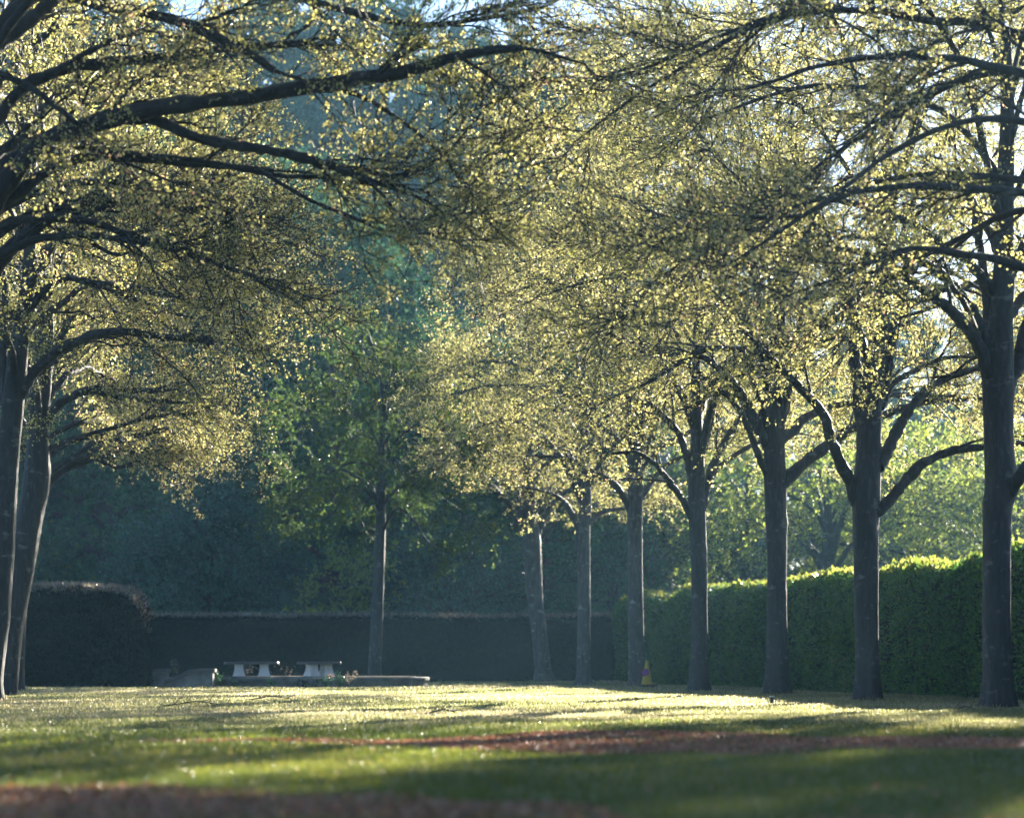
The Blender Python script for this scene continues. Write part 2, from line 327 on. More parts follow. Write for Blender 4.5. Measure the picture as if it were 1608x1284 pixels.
def broad_tree(name, label, cat, base, trunk, limbs=(), n_auto=10, R=6.5, zb=4.3, zt=14.0, zf=(3.8, 8.0), az0=None, seed=0, leaf='spring',
               leaf_size=0.05, l2=12, l3=11, l4=6, nl=5, bark='bark', group=None, l2len=(1.3, 3.0), center=None, r_limb=0.11, twig_r=1.0,
               azr=(0, 2 * math.pi), sag=0.9, stubs=0.0, lift=0.0, zmin=-9.0):
    """trunk: (x,y,z,r) rows; limbs: dicts with c (rows x,y,z,r) and stub flag. The rest of the crown grows by itself inside an envelope."""
    rg = np.random.default_rng(seed)
    base = np.asarray(base, float)
    if base[1] > 1: BASES.append((base[0], base[1]))
    root = empty(name, base)
    tag(root, label, cat, group)
    obj('trunk', trunk_mesh('trunk', trunk, M[bark], base, seed=seed), root)
    KL = 18
    LP = [resample(l['c'], KL) for l in limbs]
    stub = [l.get('stub', False) for l in limbs]
    bare = [l.get('bare', 0.0) for l in limbs] + [0.0] * n_auto
    tr = np.asarray(trunk, float)
    ctr = np.asarray(center if center is not None else base[:2], float)
    ga = rg.random() * 6.28
    for i in range(n_auto):
        u = (i + 0.3 + 0.5 * rg.random()) / n_auto
        az = azr[0] + (azr[1] - azr[0]) * ((ga + i * 2.39996) % (2 * math.pi)) / (2 * math.pi)
        zs = zf[0] + (zf[1] - zf[0]) * u ** 0.9
        zs = min(zs, tr[-1, 2] - 0.05)
        S = np.array([np.interp(zs, tr[:, 2], tr[:, 0]), np.interp(zs, tr[:, 2], tr[:, 1]), zs])
        rr = np.interp(zs, tr[:, 2], tr[:, 3])
        ze = zb + (zt - zb) * u ** 1.1 + lift * max(0.0, -math.sin(az)) * (1 - u)
        re = R * (0.72 + 0.28 * math.sin(min(1, u * 2.2) * math.pi / 2)) * max(0.12, 1 - u ** 2.6) ** 0.55 * rg.uniform(0.82, 1.05)
        E = np.array([ctr[0] + re * math.cos(az), ctr[1] + re * math.sin(az), ze + rg.normal() * 0.3])
        o = np.array([math.cos(az), math.sin(az), 0])
        rise = max(1.0, ze - zs) + sag
        p1 = S + o * re * 0.22 + np.array([0, 0, rise * 0.75])
        p2 = E - o * re * 0.42 + np.array([0, 0, sag * rg.uniform(0.5, 1.3)])
        c = bez(S, p1, p2, E, KL) + np.cumsum(rg.normal(size=(KL, 3)), axis=0) * 0.03
        c[0] = S
        rad = np.linspace(min(r_limb, rr * 0.6) * rg.uniform(0.75, 1.1) * (1 - 0.4 * u), 0.02, KL)
        st = rg.random() < stubs
        if st:
            cut = int(KL * rg.uniform(0.6, 0.8)); c = resample(c[:cut], KL); rad = np.linspace(rad[0], 0.045, KL)
        LP.append(np.column_stack([c, rad])); stub.append(st)
    LP = np.array(LP)
    lens = np.linalg.norm(np.diff(LP[:, :, :3], axis=1), axis=2).sum(1)
    # second order
    bare = np.array(bare)
    cnt = np.maximum(4, (l2 * lens * (1 - bare) / max(4.0, R)).astype(int))
    idx = np.repeat(np.arange(len(LP)), cnt)
    t = rg.uniform(0.28, 1.0, len(idx)) ** 0.85
    t = np.where(t < bare[idx], bare[idx] + (1 - bare[idx]) * rg.random(len(idx)), t)
    first = np.cumsum(cnt) - cnt
    t[first] = 0.999                                            # a leader from each limb's end
    ln = rg.uniform(*l2len, len(idx)) * (1.15 - 0.4 * t)
    r2 = np.clip(LP[idx, (np.clip(t, 0, .99) * (KL - 1)).astype(int), 3] * 0.5, 0.010, 0.035)
    C2, R2 = sprout(rg, LP[:, :, :3], idx, t, ln, np.where(t > 0.99, 0.3, 0.72), 0.55, 0.05, -0.22, 8, r2, 0.006, 0.02)
    keep = C2[:, -1, 2] > zmin; C2, R2, idx = C2[keep], R2[keep], idx[keep]
    ci = [np.where(idx == i)[0] for i in range(len(LP))]
    for i in range(len(LP)):
        e = ci[i]
        o = obj('limb', limb_mesh('limb', LP[i], [M[bark], M['cut'] if stub[i] else M[bark]], base, rg, stub[i], (C2[e], R2[e])), root)
    # third and fourth order: the fine twigs
    i3 = np.repeat(np.arange(len(C2)), l3); t3 = rg.uniform(0.12, 1.0, len(i3))
    C3, R3 = sprout(rg, C2, i3, t3, rg.uniform(0.45, 1.35, len(i3)), 0.68, 0.7, 0.06, 0.1, 6, np.full(len(i3), 0.0085 * twig_r), 0.0042 * twig_r, 0.03)
    i4 = np.repeat(np.arange(len(C3)), l4); t4 = rg.uniform(0.15, 1.0, len(i4))
    C4, R4 = sprout(rg, C3, i4, t4, rg.uniform(0.12, 0.42, len(i4)), 0.7, 0.9, 0.12, 0.2, 3, np.full(len(i4), 0.0042 * twig_r), 0.0026 * twig_r, 0)
    g = Geo(); g.add(*tubes(C3, R3, 3)); g.add(*tubes(C4, R4, 3))
    obj('branchwork', g.mesh('branchwork', [M['twig']], False, base, False), root)
    blocks = [leaves_on(rg, C4, nl, leaf_size), leaves_on(rg, C3, 4, leaf_size)]
    obj('crown', leaf_mesh('crown', blocks, M[leaf], base, rg), root)
    return root

def T(d, rows):
    """trunk rows traced as (px, py, width px) at distance d; the first row is the foot"""
    out = []
    for k, (px, py, w) in enumerate(rows):
        p = P(px, py, d); out.append([p[0], p[1], p[2], w * 0.46 * d / F])
    out[0][2] = 0.0
    out.insert(0, [out[0][0], out[0][1], -0.15, out[0][3] * 1.05])
    return np.array(out)
def Lm(d, rows, w0, w1, dd=0.0, stub=False, bare=0.0):
    """limb traced as (px, py) at distance d, drifting by dd metres in depth towards its tip"""
    n = len(rows); out = []
    for k, (px, py) in enumerate(rows):
        f = k / (n - 1); q = d + dd * f
        p = P(px, py, q); out.append([*p, (w0 * (1 - f) + w1 * f) * 0.45 * d / F])
    return dict(c=np.array(out), stub=stub, bare=bare)

# ------------------------------------------------------------------ avenue trees, the row along the tall hedge
def row_tree(d, label, trunk, limbs, **kw):
    tr = T(d, trunk); kw.setdefault('zmin', 4.9)
    return broad_tree('avenue_tree', label, 'tree', (tr[1, 0], tr[1, 1], 0), tr, limbs, group='trees of the two avenue rows', **kw)
def build_rows():
    d = 47
    row_tree(d, 'avenue tree with the thickest grey trunk, forking high, in front of the tall leafy hedge',
        [(1566, 1115, 62), (1567, 1085, 54), (1565, 950, 49), (1566, 800, 51), (1572, 765, 56), (1568, 690, 50), (1567, 600, 53), (1572, 500, 40), (1577, 430, 37), (1576, 380, 33), (1582, 200, 26), (1580, 60, 18)],
        [Lm(d, [(1556, 600), (1540, 545), (1515, 508), (1480, 478), (1440, 448), (1395, 415), (1350, 395), (1300, 392)], 26, 8, -1.5),
         Lm(d, [(1560, 580), (1545, 520), (1515, 470), (1480, 430), (1430, 403), (1380, 402), (1320, 430)], 22, 8, -0.7),
         Lm(d, [(1556, 600), (1553, 540), (1550, 480), (1543, 420), (1530, 340), (1500, 250)], 25, 9, 0.5),
         Lm(d, [(1582, 610), (1600, 560), (1612, 500), (1650, 420), (1700, 380)], 26, 9, 1.0),
         Lm(d, [(1580, 785), (1596, 755), (1618, 722), (1680, 690), (1760, 690)], 27, 9, -1),
         Lm(d, [(1556, 590), (1535, 578), (1505, 590), (1470, 592)], 11, 5, 1)],
        n_auto=12, R=6.6, zb=6.2, zt=14.5, zf=(5.6, 10), nl=6, seed=11, lift=2.6)
    d = 55
    row_tree(d, 'avenue tree with low arching limbs to both sides, second trunk along the tall hedge',
        [(1362, 1103, 48), (1362, 1060, 43), (1361, 1000, 41), (1360, 820, 44), (1361, 770, 47), (1365, 700, 39), (1366, 640, 42), (1376, 560, 33), (1383, 500, 31), (1386, 440, 27), (1392, 300, 20), (1390, 150, 14)],
        [Lm(d, [(1346, 790), (1325, 733), (1305, 687), (1290, 645), (1255, 608), (1222, 573), (1190, 553), (1110, 547), (1080, 562), (1020, 600)], 22, 6, -1.5),
         Lm(d, [(1380, 735), (1400, 690), (1430, 640), (1460, 610), (1500, 588), (1545, 575)], 23, 9, 1.5),
         Lm(d, [(1376, 805), (1410, 770), (1440, 735), (1480, 712), (1540, 702), (1608, 697), (1660, 700)], 21, 9, 1.0),
         Lm(d, [(1352, 660), (1341, 560), (1332, 500), (1318, 440), (1290, 350), (1250, 270)], 22, 9, -0.6),
         Lm(d, [(1378, 640), (1398, 560), (1408, 510), (1430, 420), (1470, 330)], 19, 8, 0.5),
         Lm(d, [(1385, 640), (1400, 606), (1435, 582), (1485, 562), (1530, 560)], 12, 5, 1.5)],
        n_auto=11, R=6.4, zb=6.0, zt=15, zf=(5.3, 9.5), seed=12, lift=2.6)
    d = 63
    row_tree(d, 'avenue tree whose trunk splits into a bundle of upright stems, third along the tall hedge',
        [(1220, 1094, 43), (1220, 1050, 38), (1220, 900, 34), (1218, 770, 38), (1216, 740, 37), (1216, 690, 34), (1217, 640, 35), (1216, 600, 34), (1222, 520, 22), (1226, 400, 17), (1224, 280, 13), (1222, 80, 8)],
        [Lm(d, [(1208, 752), (1190, 710), (1165, 650), (1130, 608), (1090, 580)], 14, 6, -1.5),
         Lm(d, [(1208, 705), (1185, 660), (1160, 612), (1130, 580), (1105, 560), (1040, 555)], 21, 8, -1),
         Lm(d, [(1230, 760), (1260, 730), (1300, 700), (1340, 675), (1390, 652), (1450, 632), (1545, 625)], 23, 8, 1.2),
         Lm(d, [(1226, 695), (1260, 660), (1300, 640), (1340, 632), (1420, 618), (1560, 628)], 16, 7, 2.5),
         Lm(d, [(1206, 680), (1195, 640), (1180, 590), (1160, 500), (1120, 430)], 13, 6, -0.5),
         Lm(d, [(1228, 660), (1240, 610), (1250, 540), (1270, 450)], 15, 6, 0.5),
         Lm(d, [(1214, 640), (1206, 570), (1195, 480), (1170, 390)], 14, 6, 0.3)],
        n_auto=12, R=6.2, zb=6.0, zt=16, zf=(5.2, 9), seed=13, lift=2.6)
    d = 71
    row_tree(d, 'slim avenue tree between the traffic cone and the bundle-stemmed tree',
        [(1098, 1082, 35), (1098, 1040, 29), (1098, 900, 27), (1095, 810, 30), (1094, 760, 29), (1095, 700, 24), (1093, 640, 19), (1094, 540, 15), (1098, 420, 12), (1100, 200, 7)],
        [Lm(d, [(1085, 812), (1070, 782), (1045, 747), (1022, 722), (1000, 710), (960, 712)], 13, 5, -1),
         Lm(d, [(1086, 745), (1070, 690), (1050, 660), (1015, 632), (970, 620)], 15, 6, -0.5),
         Lm(d, [(1101, 800), (1115, 742), (1135, 700), (1160, 660), (1190, 620)], 17, 7, 0.8),
         Lm(d, [(1108, 770), (1122, 742), (1150, 718), (1200, 690), (1250, 670)], 13, 5, 1.4),
         Lm(d, [(1098, 720), (1114, 668), (1130, 600), (1150, 540)], 14, 5, 0.4)],
        n_auto=13, R=5.9, zb=5.9, zt=16.5, zf=(5.0, 10), seed=14, lift=2.6)
    d = 79
    row_tree(d, 'avenue tree with the yellow traffic cone standing at its foot',
        [(1000, 1079, 32), (999, 1040, 27), (998, 950, 25), (997, 800, 26), (1000, 750, 24), (1003, 710, 20), (1003, 640, 16), (1004, 520, 13), (1002, 300, 7)],
        [Lm(d, [(990, 800), (966, 762), (932, 742), (890, 720), (840, 715)], 14, 5, -1),
         Lm(d, [(1005, 785), (1030, 747), (1060, 722), (1110, 705)], 12, 5, 1),
         Lm(d, [(992, 750), (985, 715), (960, 680), (920, 660)], 12, 5, 0.5),
         Lm(d, [(1003, 740), (1020, 690), (1040, 640)], 12, 5, -0.5)],
        n_auto=13, R=5.9, zb=5.9, zt=16.5, zf=(5.0, 10), seed=15, bark='bark_mid', lift=2.0, l2len=(0.9, 2.4))
    d = 87
    row_tree(d, 'slender avenue tree between the leaning tree and the coned tree, against the dark hedge',
        [(917, 1074, 28), (917, 1040, 23), (917, 900, 21), (915, 830, 24), (919, 790, 20), (918, 700, 16), (916, 600, 13), (916, 420, 7)],
        [Lm(d, [(908, 830), (890, 792), (868, 775), (830, 765)], 11, 4, -1),
         Lm(d, [(922, 825), (945, 803), (982, 798), (1020, 790)], 10, 4, 1),
         Lm(d, [(912, 790), (905, 740), (880, 700), (840, 680)], 10, 4, 0.4)],
        n_auto=13, R=5.4, zb=5.9, zt=15.5, zf=(5.0, 9.0), seed=16, bark='bark_mid', lift=2.0, l2len=(0.9, 2.2))
    d = 95
    row_tree(d, 'leaning avenue tree at the end of the row, in front of the dark clipped hedge',
        [(854, 1079, 34), (852, 1050, 28), (847, 1000, 26), (839, 930, 27), (835, 850, 32), (831, 800, 27), (830, 700, 19), (826, 600, 12)],
        [Lm(d, [(842, 850), (860, 802), (890, 772), (930, 760)], 13, 5, 0.5),
         Lm(d, [(828, 845), (806, 800), (785, 775), (765, 755)], 13, 5, -0.5),
         Lm(d, [(830, 830), (812, 770), (790, 700), (760, 640)], 12, 5, 1)],
        n_auto=11, R=4.6, zb=5.8, zt=12.5, zf=(5.0, 8.0), seed=17, bark='bark_mid', l2len=(0.8, 1.9))
    # ---- one more of this row beside the camera's view: its limbs hang into the picture
    d = 39
    x = 168 + 1397 * 47 / d
    row_tree(d, 'avenue tree whose long drooping limbs hang in over the thickest grey trunk',
        [(x, 1129, 70), (x, 1080, 62), (x, 900, 58), (x, 650, 56), (x + 5, 400, 50), (x, 200, 38), (x, -100, 26), (x, -300, 16)],
        [Lm(d, [(x, 560), (1740, 400), (1660, 318), (1608, 303), (1520, 296), (1430, 290), (1380, 297), (1320, 305), (1285, 330), (1240, 343), (1170, 340)], 20, 5, -1.5),
         Lm(d, [(x, 500), (1740, 340), (1650, 290), (1560, 279), (1480, 272), (1400, 280), (1330, 300), (1250, 325), (1150, 350)], 17, 4, 0.5),
         Lm(d, [(x, 620), (1750, 480), (1680, 440), (1608, 421), (1560, 405), (1500, 398), (1440, 388), (1390, 400), (1330, 430), (1220, 470)], 22, 4, -0.6),
         Lm(d, [(x, 350), (1720, 120), (1560, 40), (1470, 35), (1420, 20), (1350, 15), (1230, 22), (1150, 60), (1090, 95), (1000, 150), (900, 225)], 19, 3, -1.0),
         Lm(d, [(x, 380), (1720, 190), (1600, 110), (1500, 130), (1400, 185), (1300, 250), (1200, 330), (1090, 400), (1000, 460)], 16, 3, 0.8),
         Lm(d, [(x, 250), (1700, 20), (1560, -60), (1400, -50), (1250, 10), (1100, 70), (980, 120), (890, 130)], 17, 3, 1.4),
         Lm(d, [(x, 420), (1740, 270), (1640, 200), (1520, 190), (1400, 240), (1320, 300), (1200, 380), (1120, 430)], 16, 3, -2.0)],
        n_auto=11, R=6.4, zb=6.0, zt=13.5, zf=(5.4, 9), seed=18, l2=8, l2len=(0.9, 2.3), leaf_size=0.045, l3=11, nl=5, twig_r=1.2)

    # ------------------------------------------------------------ the opposite row
    d = 62
    row_tree(d, 'leaning avenue tree with a swollen knot on its trunk, beside the rounded hedge block',
        [(4, 1096, 46), (8, 1065, 43), (13, 1000, 46), (20, 950, 48), (36, 870, 49), (49, 800, 46), (58, 748, 46), (60, 690, 37), (61, 640, 35), (66, 590, 33), (72, 530, 28), (70, 450, 22), (74, 350, 16), (72, 250, 12)],
        [Lm(d, [(66, 680), (84, 645), (108, 624), (138, 612), (172, 607), (210, 614), (247, 613)], 16, 10, -0.5, True),
         Lm(d, [(130, 613), (165, 618), (200, 625), (235, 628), (268, 632)], 10, 8, 0.4, True),
         Lm(d, [(64, 600), (90, 560), (150, 530), (220, 500), (300, 480), (370, 490)], 14, 5, 1.5),
         Lm(d, [(64, 710), (110, 690), (180, 670), (260, 650), (340, 655)], 11, 4, 1)],
        n_auto=9, R=5.2, zb=5.4, zt=13.5, zf=(4.9, 9), seed=21, stubs=0.3, l2len=(0.9, 2.2))
    d = 54
    row_tree(d, 'avenue tree with one long pruned limb arching over the knotted tree beside it',
        [(-22, 1102, 56), (-18, 1060, 50), (-5, 950, 48), (2, 860, 44), (8, 780, 40), (14, 700, 37), (20, 640, 37), (28, 560, 34), (38, 490, 26), (45, 430, 22), (50, 300, 18), (50, 150, 13)],
        [Lm(d, [(26, 628), (58, 582), (98, 547), (140, 528), (190, 520), (260, 528), (337, 536)], 20, 11, -0.7, True),
         Lm(d, [(16, 640), (8, 580), (6, 520), (10, 470), (0, 400)], 20, 9, 0.5),
         Lm(d, [(40, 490), (70, 455), (100, 436), (150, 444), (223, 451)], 15, 8, -0.3, True),
         Lm(d, [(120, 440), (180, 452), (240, 460), (300, 470)], 11, 8, 0.5, True),
         Lm(d, [(160, 450), (215, 470), (260, 488), (306, 500)], 8, 5, 0.8),
         Lm(d, [(44, 430), (100, 370), (200, 340), (300, 365), (390, 410)], 15, 5, 1)],
        n_auto=10, R=5.2, zb=5.2, zt=12.8, zf=(4.9, 9.5), seed=22, stubs=0.3, l2len=(1.0, 2.3))
    d = 70
    row_tree(d, 'avenue tree with layered low limbs, mostly hidden behind the knotted leaning trunk',
        [(24, 1087, 32), (25, 1050, 28), (30, 950, 27), (40, 860, 27), (50, 790, 25), (56, 720, 23), (60, 640, 18), (60, 520, 12)],
        [Lm(d, [(52, 770), (84, 735), (120, 715), (150, 693), (200, 687), (266, 672)], 13, 8, -0.4, True),
         Lm(d, [(52, 790), (90, 745), (130, 727), (180, 712), (237, 706)], 12, 8, 0.3, True),
         Lm(d, [(100, 728), (150, 720), (185, 735), (230, 715), (270, 690)], 9, 6, 0.8),
         Lm(d, [(54, 740), (100, 700), (170, 680), (250, 690), (330, 700)], 10, 5, 1.2)],
        n_auto=10, R=4.8, zb=5.4, zt=13, zf=(4.8, 8.5), seed=23, stubs=0.3, l2len=(0.9, 2.0))
    d = 46
    row_tree(d, 'avenue tree with a thick grey limb rising below the heaviest dark arching limb',
        [(-60, 1115, 60), (-58, 1070, 52), (-50, 800, 48), (-48, 600, 46), (-44, 480, 42), (-44, 300, 32), (-40, 100, 22)],
        [Lm(d, [(-42, 500), (-10, 425), (25, 385), (62, 350), (110, 320), (160, 310), (230, 320)], 34, 12, 0.8),
         Lm(d, [(-40, 440), (0, 358), (40, 345), (110, 343), (160, 352), (210, 372), (268, 388)], 18, 10, -0.6, True),
         Lm(d, [(110, 345), (130, 360), (150, 385), (190, 400), (240, 380), (330, 350)], 9, 4, 0.2),
         Lm(d, [(-44, 400), (60, 330), (180, 315), (290, 330), (390, 342)], 16, 10, 1.0, True),
         Lm(d, [(-40, 420), (80, 370), (220, 380), (360, 420), (430, 455)], 16, 5, -1.2),
         Lm(d, [(-40, 350), (100, 290), (260, 300), (360, 350), (430, 400)], 16, 5, 1.5)],
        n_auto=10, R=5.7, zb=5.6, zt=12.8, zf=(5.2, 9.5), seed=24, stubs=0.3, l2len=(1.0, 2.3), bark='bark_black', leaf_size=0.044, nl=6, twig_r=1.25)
    d = 38
    row_tree(d, 'avenue tree with heavy dark pruned limbs reaching far out over the lawn',
        [(-105, 1132, 78), (-103, 1080, 66), (-98, 800, 60), (-95, 600, 58), (-90, 420, 54), (-88, 250, 40), (-84, 50, 30), (-80, -150, 18)],
        [Lm(d, [(-85, 450), (-40, 365), (10, 287), (65, 230), (130, 199), (200, 178), (300, 160), (400, 148), (520, 132), (600, 120), (660, 112), (690, 99), (720, 88), (770, 80), (821, 76)], 40, 13, -0.8, True, 0.72),
         Lm(d, [(-80, 380), (-30, 300), (10, 262), (50, 232), (92, 208), (160, 190), (240, 188)], 34, 14, 0.5, False, 0.6),
         Lm(d, [(-80, 330), (-30, 240), (10, 170), (50, 130), (90, 112), (150, 100), (230, 92), (330, 80), (420, 72), (476, 68)], 26, 12, 0.9, True, 0.6),
         Lm(d, [(75, 120), (110, 98), (150, 75), (190, 58), (235, 50)], 15, 6, 0.4),
         Lm(d, [(-80, 440), (-30, 355), (20, 315), (70, 275), (120, 254), (170, 248), (260, 255), (340, 262), (430, 268)], 26, 9, 0.6, False, 0.55),
         Lm(d, [(225, 178), (280, 205), (350, 225), (440, 238), (520, 262), (592, 288)], 20, 15, -0.4, True, 0.5),
         Lm(d, [(500, 255), (560, 266), (630, 276), (690, 250), (725, 215), (760, 170)], 10, 4, 0.3),
         Lm(d, [(110, 225), (170, 238), (250, 245), (330, 255), (420, 274), (490, 278), (560, 272)], 13, 7, 0.2),
         Lm(d, [(-80, 200), (0, 40), (60, -10), (100, -8), (160, 8), (240, 22), (310, 45), (370, 70), (432, 112)], 28, 13, -0.6, True),
         Lm(d, [(-60, 160), (-20, 88), (30, 45), (90, 0), (150, -30)], 30, 20, 1.2),
         Lm(d, [(0, 115), (50, 140), (90, 170), (140, 208)], 13, 9, -0.5),
         Lm(d, [(-80, 150), (100, -60), (300, -40), (480, 0), (640, 40), (760, 30), (860, 10)], 22, 5, 0.5),
         Lm(d, [(520, 132), (600, 170), (680, 230), (730, 290), (760, 270)], 9, 3, 0.5),
         Lm(d, [(400, 262), (480, 310), (560, 345), (620, 365), (680, 340)], 9, 3, -0.4)],
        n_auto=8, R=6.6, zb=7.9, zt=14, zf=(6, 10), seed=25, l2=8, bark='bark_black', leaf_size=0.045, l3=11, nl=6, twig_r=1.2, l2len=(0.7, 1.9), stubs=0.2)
build_rows()
def avenue_beyond():
    # the same two rows carry on to the viewpoint and past it, out of the frame: they keep the open sky off the near grass
    src = {o.get('label', ''): o for o in col.objects if o.name.startswith('avenue_tree')}
    right = next(o for l, o in src.items() if 'long drooping limbs' in l)
    left = next(o for l, o in src.items() if 'thick grey limb' in l)
    for k, d in enumerate((23, 15, 7, -1, -9, -17)):
        o = copy_tree(right, (14 - 0.1353 * d + (0.8 if d > 20 else 0), d, 0), 1.9 * k + 0.6, 1.0)
        tag(o, 'avenue tree of the hedge row standing level with the viewpoint or behind it', None, 'avenue trees out of view on the hedge side')
    for k, d in enumerate((4, -4, -12, -20)):
        o = copy_tree(left, (-2.6 - 0.1353 * d, d, 0), 2.1 * k + 2.0, 1.0)
        tag(o, 'avenue tree of the open row standing level with the viewpoint or behind it', None, 'avenue trees out of view on the open side')
avenue_beyond()

# the slim young tree by the stone terrace
d = 90
tr = T(d, [(588, 1066, 25), (589, 1040, 22), (593, 950, 20), (597, 850, 18), (598, 800, 16), (600, 700, 12), (604, 600, 8)])
tr[:2, 2] = (-0.15, 0.0)
broad_tree('young_tree', 'slim tree with a straight bare trunk rising behind the low stone terrace', 'tree', (tr[1, 0], tr[1, 1], 0), tr, [],
           n_auto=18, R=3.0, zb=4.4, zt=10.0, zf=(4.3, 8), seed=31, leaf='green', leaf_size=0.08, l2=8, l3=8, l4=5, nl=5, l2len=(0.7, 1.6), r_limb=0.06)

# ------------------------------------------------------------------ woodland behind
def wood_proto(name, label, H, R, zb, r, leaf, seed, bark='bark_dark', n=16, size=0.15, l2=13, l3=8, nl=7, zf=(2.0, None), sag=1.0, l4=3, group=None, cat='tree', l2len=(1.2, 2.8)):
    tr = np.array([[0, 0, -0.2, r * 1.1], [0, 0, 0, r], [0.1, 0, H * 0.12, r * 0.85], [0.15, 0.1, H * 0.3, r * 0.75], [0, 0.1, H * 0.55, r * 0.5], [0.1, 0, H * 0.9, r * 0.15]])
    return broad_tree(name, label, cat, (0, 0, 0), tr, [], n_auto=n, R=R, zb=zb, zt=H, zf=(zf[0], zf[1] or H * 0.75), seed=seed, leaf=leaf, leaf_size=size,
                      l2=l2, l3=l3, l4=l4, nl=nl, bark=bark, r_limb=r * 0.45, twig_r=2.0, l2len=l2len, sag=sag, group=group)
G1 = 'dense dark trees of the wood behind the hedges'
G2 = 'tall trees closing the view behind the wood'
G3 = 'sunlit spreading trees beyond the tall hedge'
def place(src, used, px, d, rz, sc, label, group):
    loc = (GX(px, d), d, 0)
    if not used:
        src.location = loc; src.rotation_euler = (0, 0, rz); src.scale = (sc, sc, sc) if np.isscalar(sc) else sc
        used.append(1); o = src
    else:
        o = copy_tree(src, loc, rz, sc)
    tag(o, label, None, group)
    return o
wa, ua = wood_proto('woodland_tree', 'x', 20, 6.2, 2.2, 0.48, 'wood_leaf', 41, n=34, size=0.2, nl=9), []
wb, ub = wood_proto('woodland_tree', 'x', 21, 6.0, 2.6, 0.42, 'wood_leaf', 42, n=34, size=0.2, bark='bark_red', nl=9), []
for src, us, px, d, rz, sc, lb in [
    (wa, ua, 165, 116, 0.3, 1.0, 'dark tree with a thick bare trunk showing above the rounded hedge block'),
    (wb, ub, 855, 114, 1.0, (0.9, 0.9, 0.6), 'tree with a reddish trunk standing behind the leaning avenue tree'),
    (wa, ua, 20, 120, 2.0, 1.05, 'dark woodland tree behind the knotted leaning trunk and its pale neighbour'),
    (wb, ub, 300, 126, 2.2, 1.1, 'dark woodland tree rising behind the big bluish shrub'),
    (wa, ua, 440, 122, 4.0, 1.0, 'dense green tree between the big bluish shrub and the slim young tree'),
    (wb, ub, 525, 117, 3.4, 0.85, 'tree with a reddish trunk and low yellowish sprays beside the slim young tree'),
    (wa, ua, 660, 126, 5.2, (1.0, 1.0, 0.72), 'dark woodland tree directly above the grey shrub'),
    (wb, ub, 775, 124, 5.5, (0.9, 0.9, 0.62), 'dark woodland tree between the grey shrub and the leaning avenue tree'),
    (wa, ua, 960, 124, 1.2, (0.9, 0.9, 0.6), 'dark woodland tree seen between the slender tree and the coned tree')]:
    place(src, us, px, d, rz, sc, lb, G1)
tb, utb = wood_proto('tall_tree', 'x', 30, 7.5, 3, 0.6, 'teal_leaf', 43, n=40, size=0.28, l2=14, nl=8, l2len=(1.6, 3.6)), []
for k, (px, d, s) in enumerate([(-60, 150, 1.0), (110, 156, 1.1), (270, 150, 1.05), (400, 160, 1.15), (530, 152, 1.1), (640, 158, 1.0), (760, 165, 1.12), (900, 160, 0.95), (1040, 176, 0.75), (1220, 186, 0.75), (1400, 190, 0.75), (1560, 186, 0.72), (1700, 190, 0.7), (20, 215, 0.8), (190, 222, 0.7), (345, 212, 0.75), (480, 220, 0.7), (590, 214, 0.75), (700, 222, 0.7), (830, 215, 0.7), (980, 222, 0.65)]):
    place(tb, utb, px, d, k * 1.3, s, 'tall hazy blue-green tree closing the view behind the nearer wood', G2)
lt, ult = wood_proto('spreading_tree', 'x', 9.0, 5.4, 3.4, 0.42, 'lime', 44, n=16, size=0.10, l2=11, l3=8, l4=3, nl=4, zf=(2.0, 6), bark='bark'), []
for px, d, rz, sc, lb in [
    (1300, 106, 0.0, 1.0, 'sunlit spreading tree whose trunk shows over the hedge near the low-arching second tree'),
    (1176, 112, 1.7, 0.95, 'sunlit spreading tree with forked low limbs behind the hedge beside the bundle-stemmed tree'),
    (1430, 118, 3.1, 1.0, 'sunlit spreading tree with long slanting limbs above the tall hedge'),
    (1600, 110, 4.4, 1.0, 'sunlit spreading tree glowing behind the thickest grey trunk'),
    (1520, 132, 5.2, 1.1, 'pale hazy spreading tree farther off beyond the tall hedge')]:
    place(lt, ult, px, d, rz, sc, lb, G3)
for X_, Y_, rz, sc, lb in [(25.0, 74, 0.7, (0.95, 0.95, 0.92), 'unseen dark tree added beyond the tall hedge to shade the near grass')]:
    o = copy_tree(wa, (X_, Y_, 0), rz, sc); tag(o, lb, None, G1)  # out of frame, added to cast shade over the foreground
# thick pale dead-topped trunk beyond the hedge
tr = np.array([[0, 0, -0.2, 0.55], [0, 0, 0, 0.5], [0.02, 0, 1.5, 0.44], [0.0, 0, 3.4, 0.43], [-0.05, 0, 5.2, 0.46], [0.05, 0, 6.8, 0.3], [0.1, 0, 8.3, 0.1]])
o = broad_tree('pale_trunked_tree', 'tree with a thick pale smooth trunk behind the hedge, beside the slim avenue tree', 'tree', (0, 0, 0), tr, [], n_auto=11, R=3.6, zb=4.8, zt=8.5,
               zf=(4.8, 9), seed=45, leaf='green', leaf_size=0.14, l2=10, l3=7, l4=3, nl=7, bark='bark_pale', twig_r=2)
o.location = (GX(1040, 112), 112, 0)

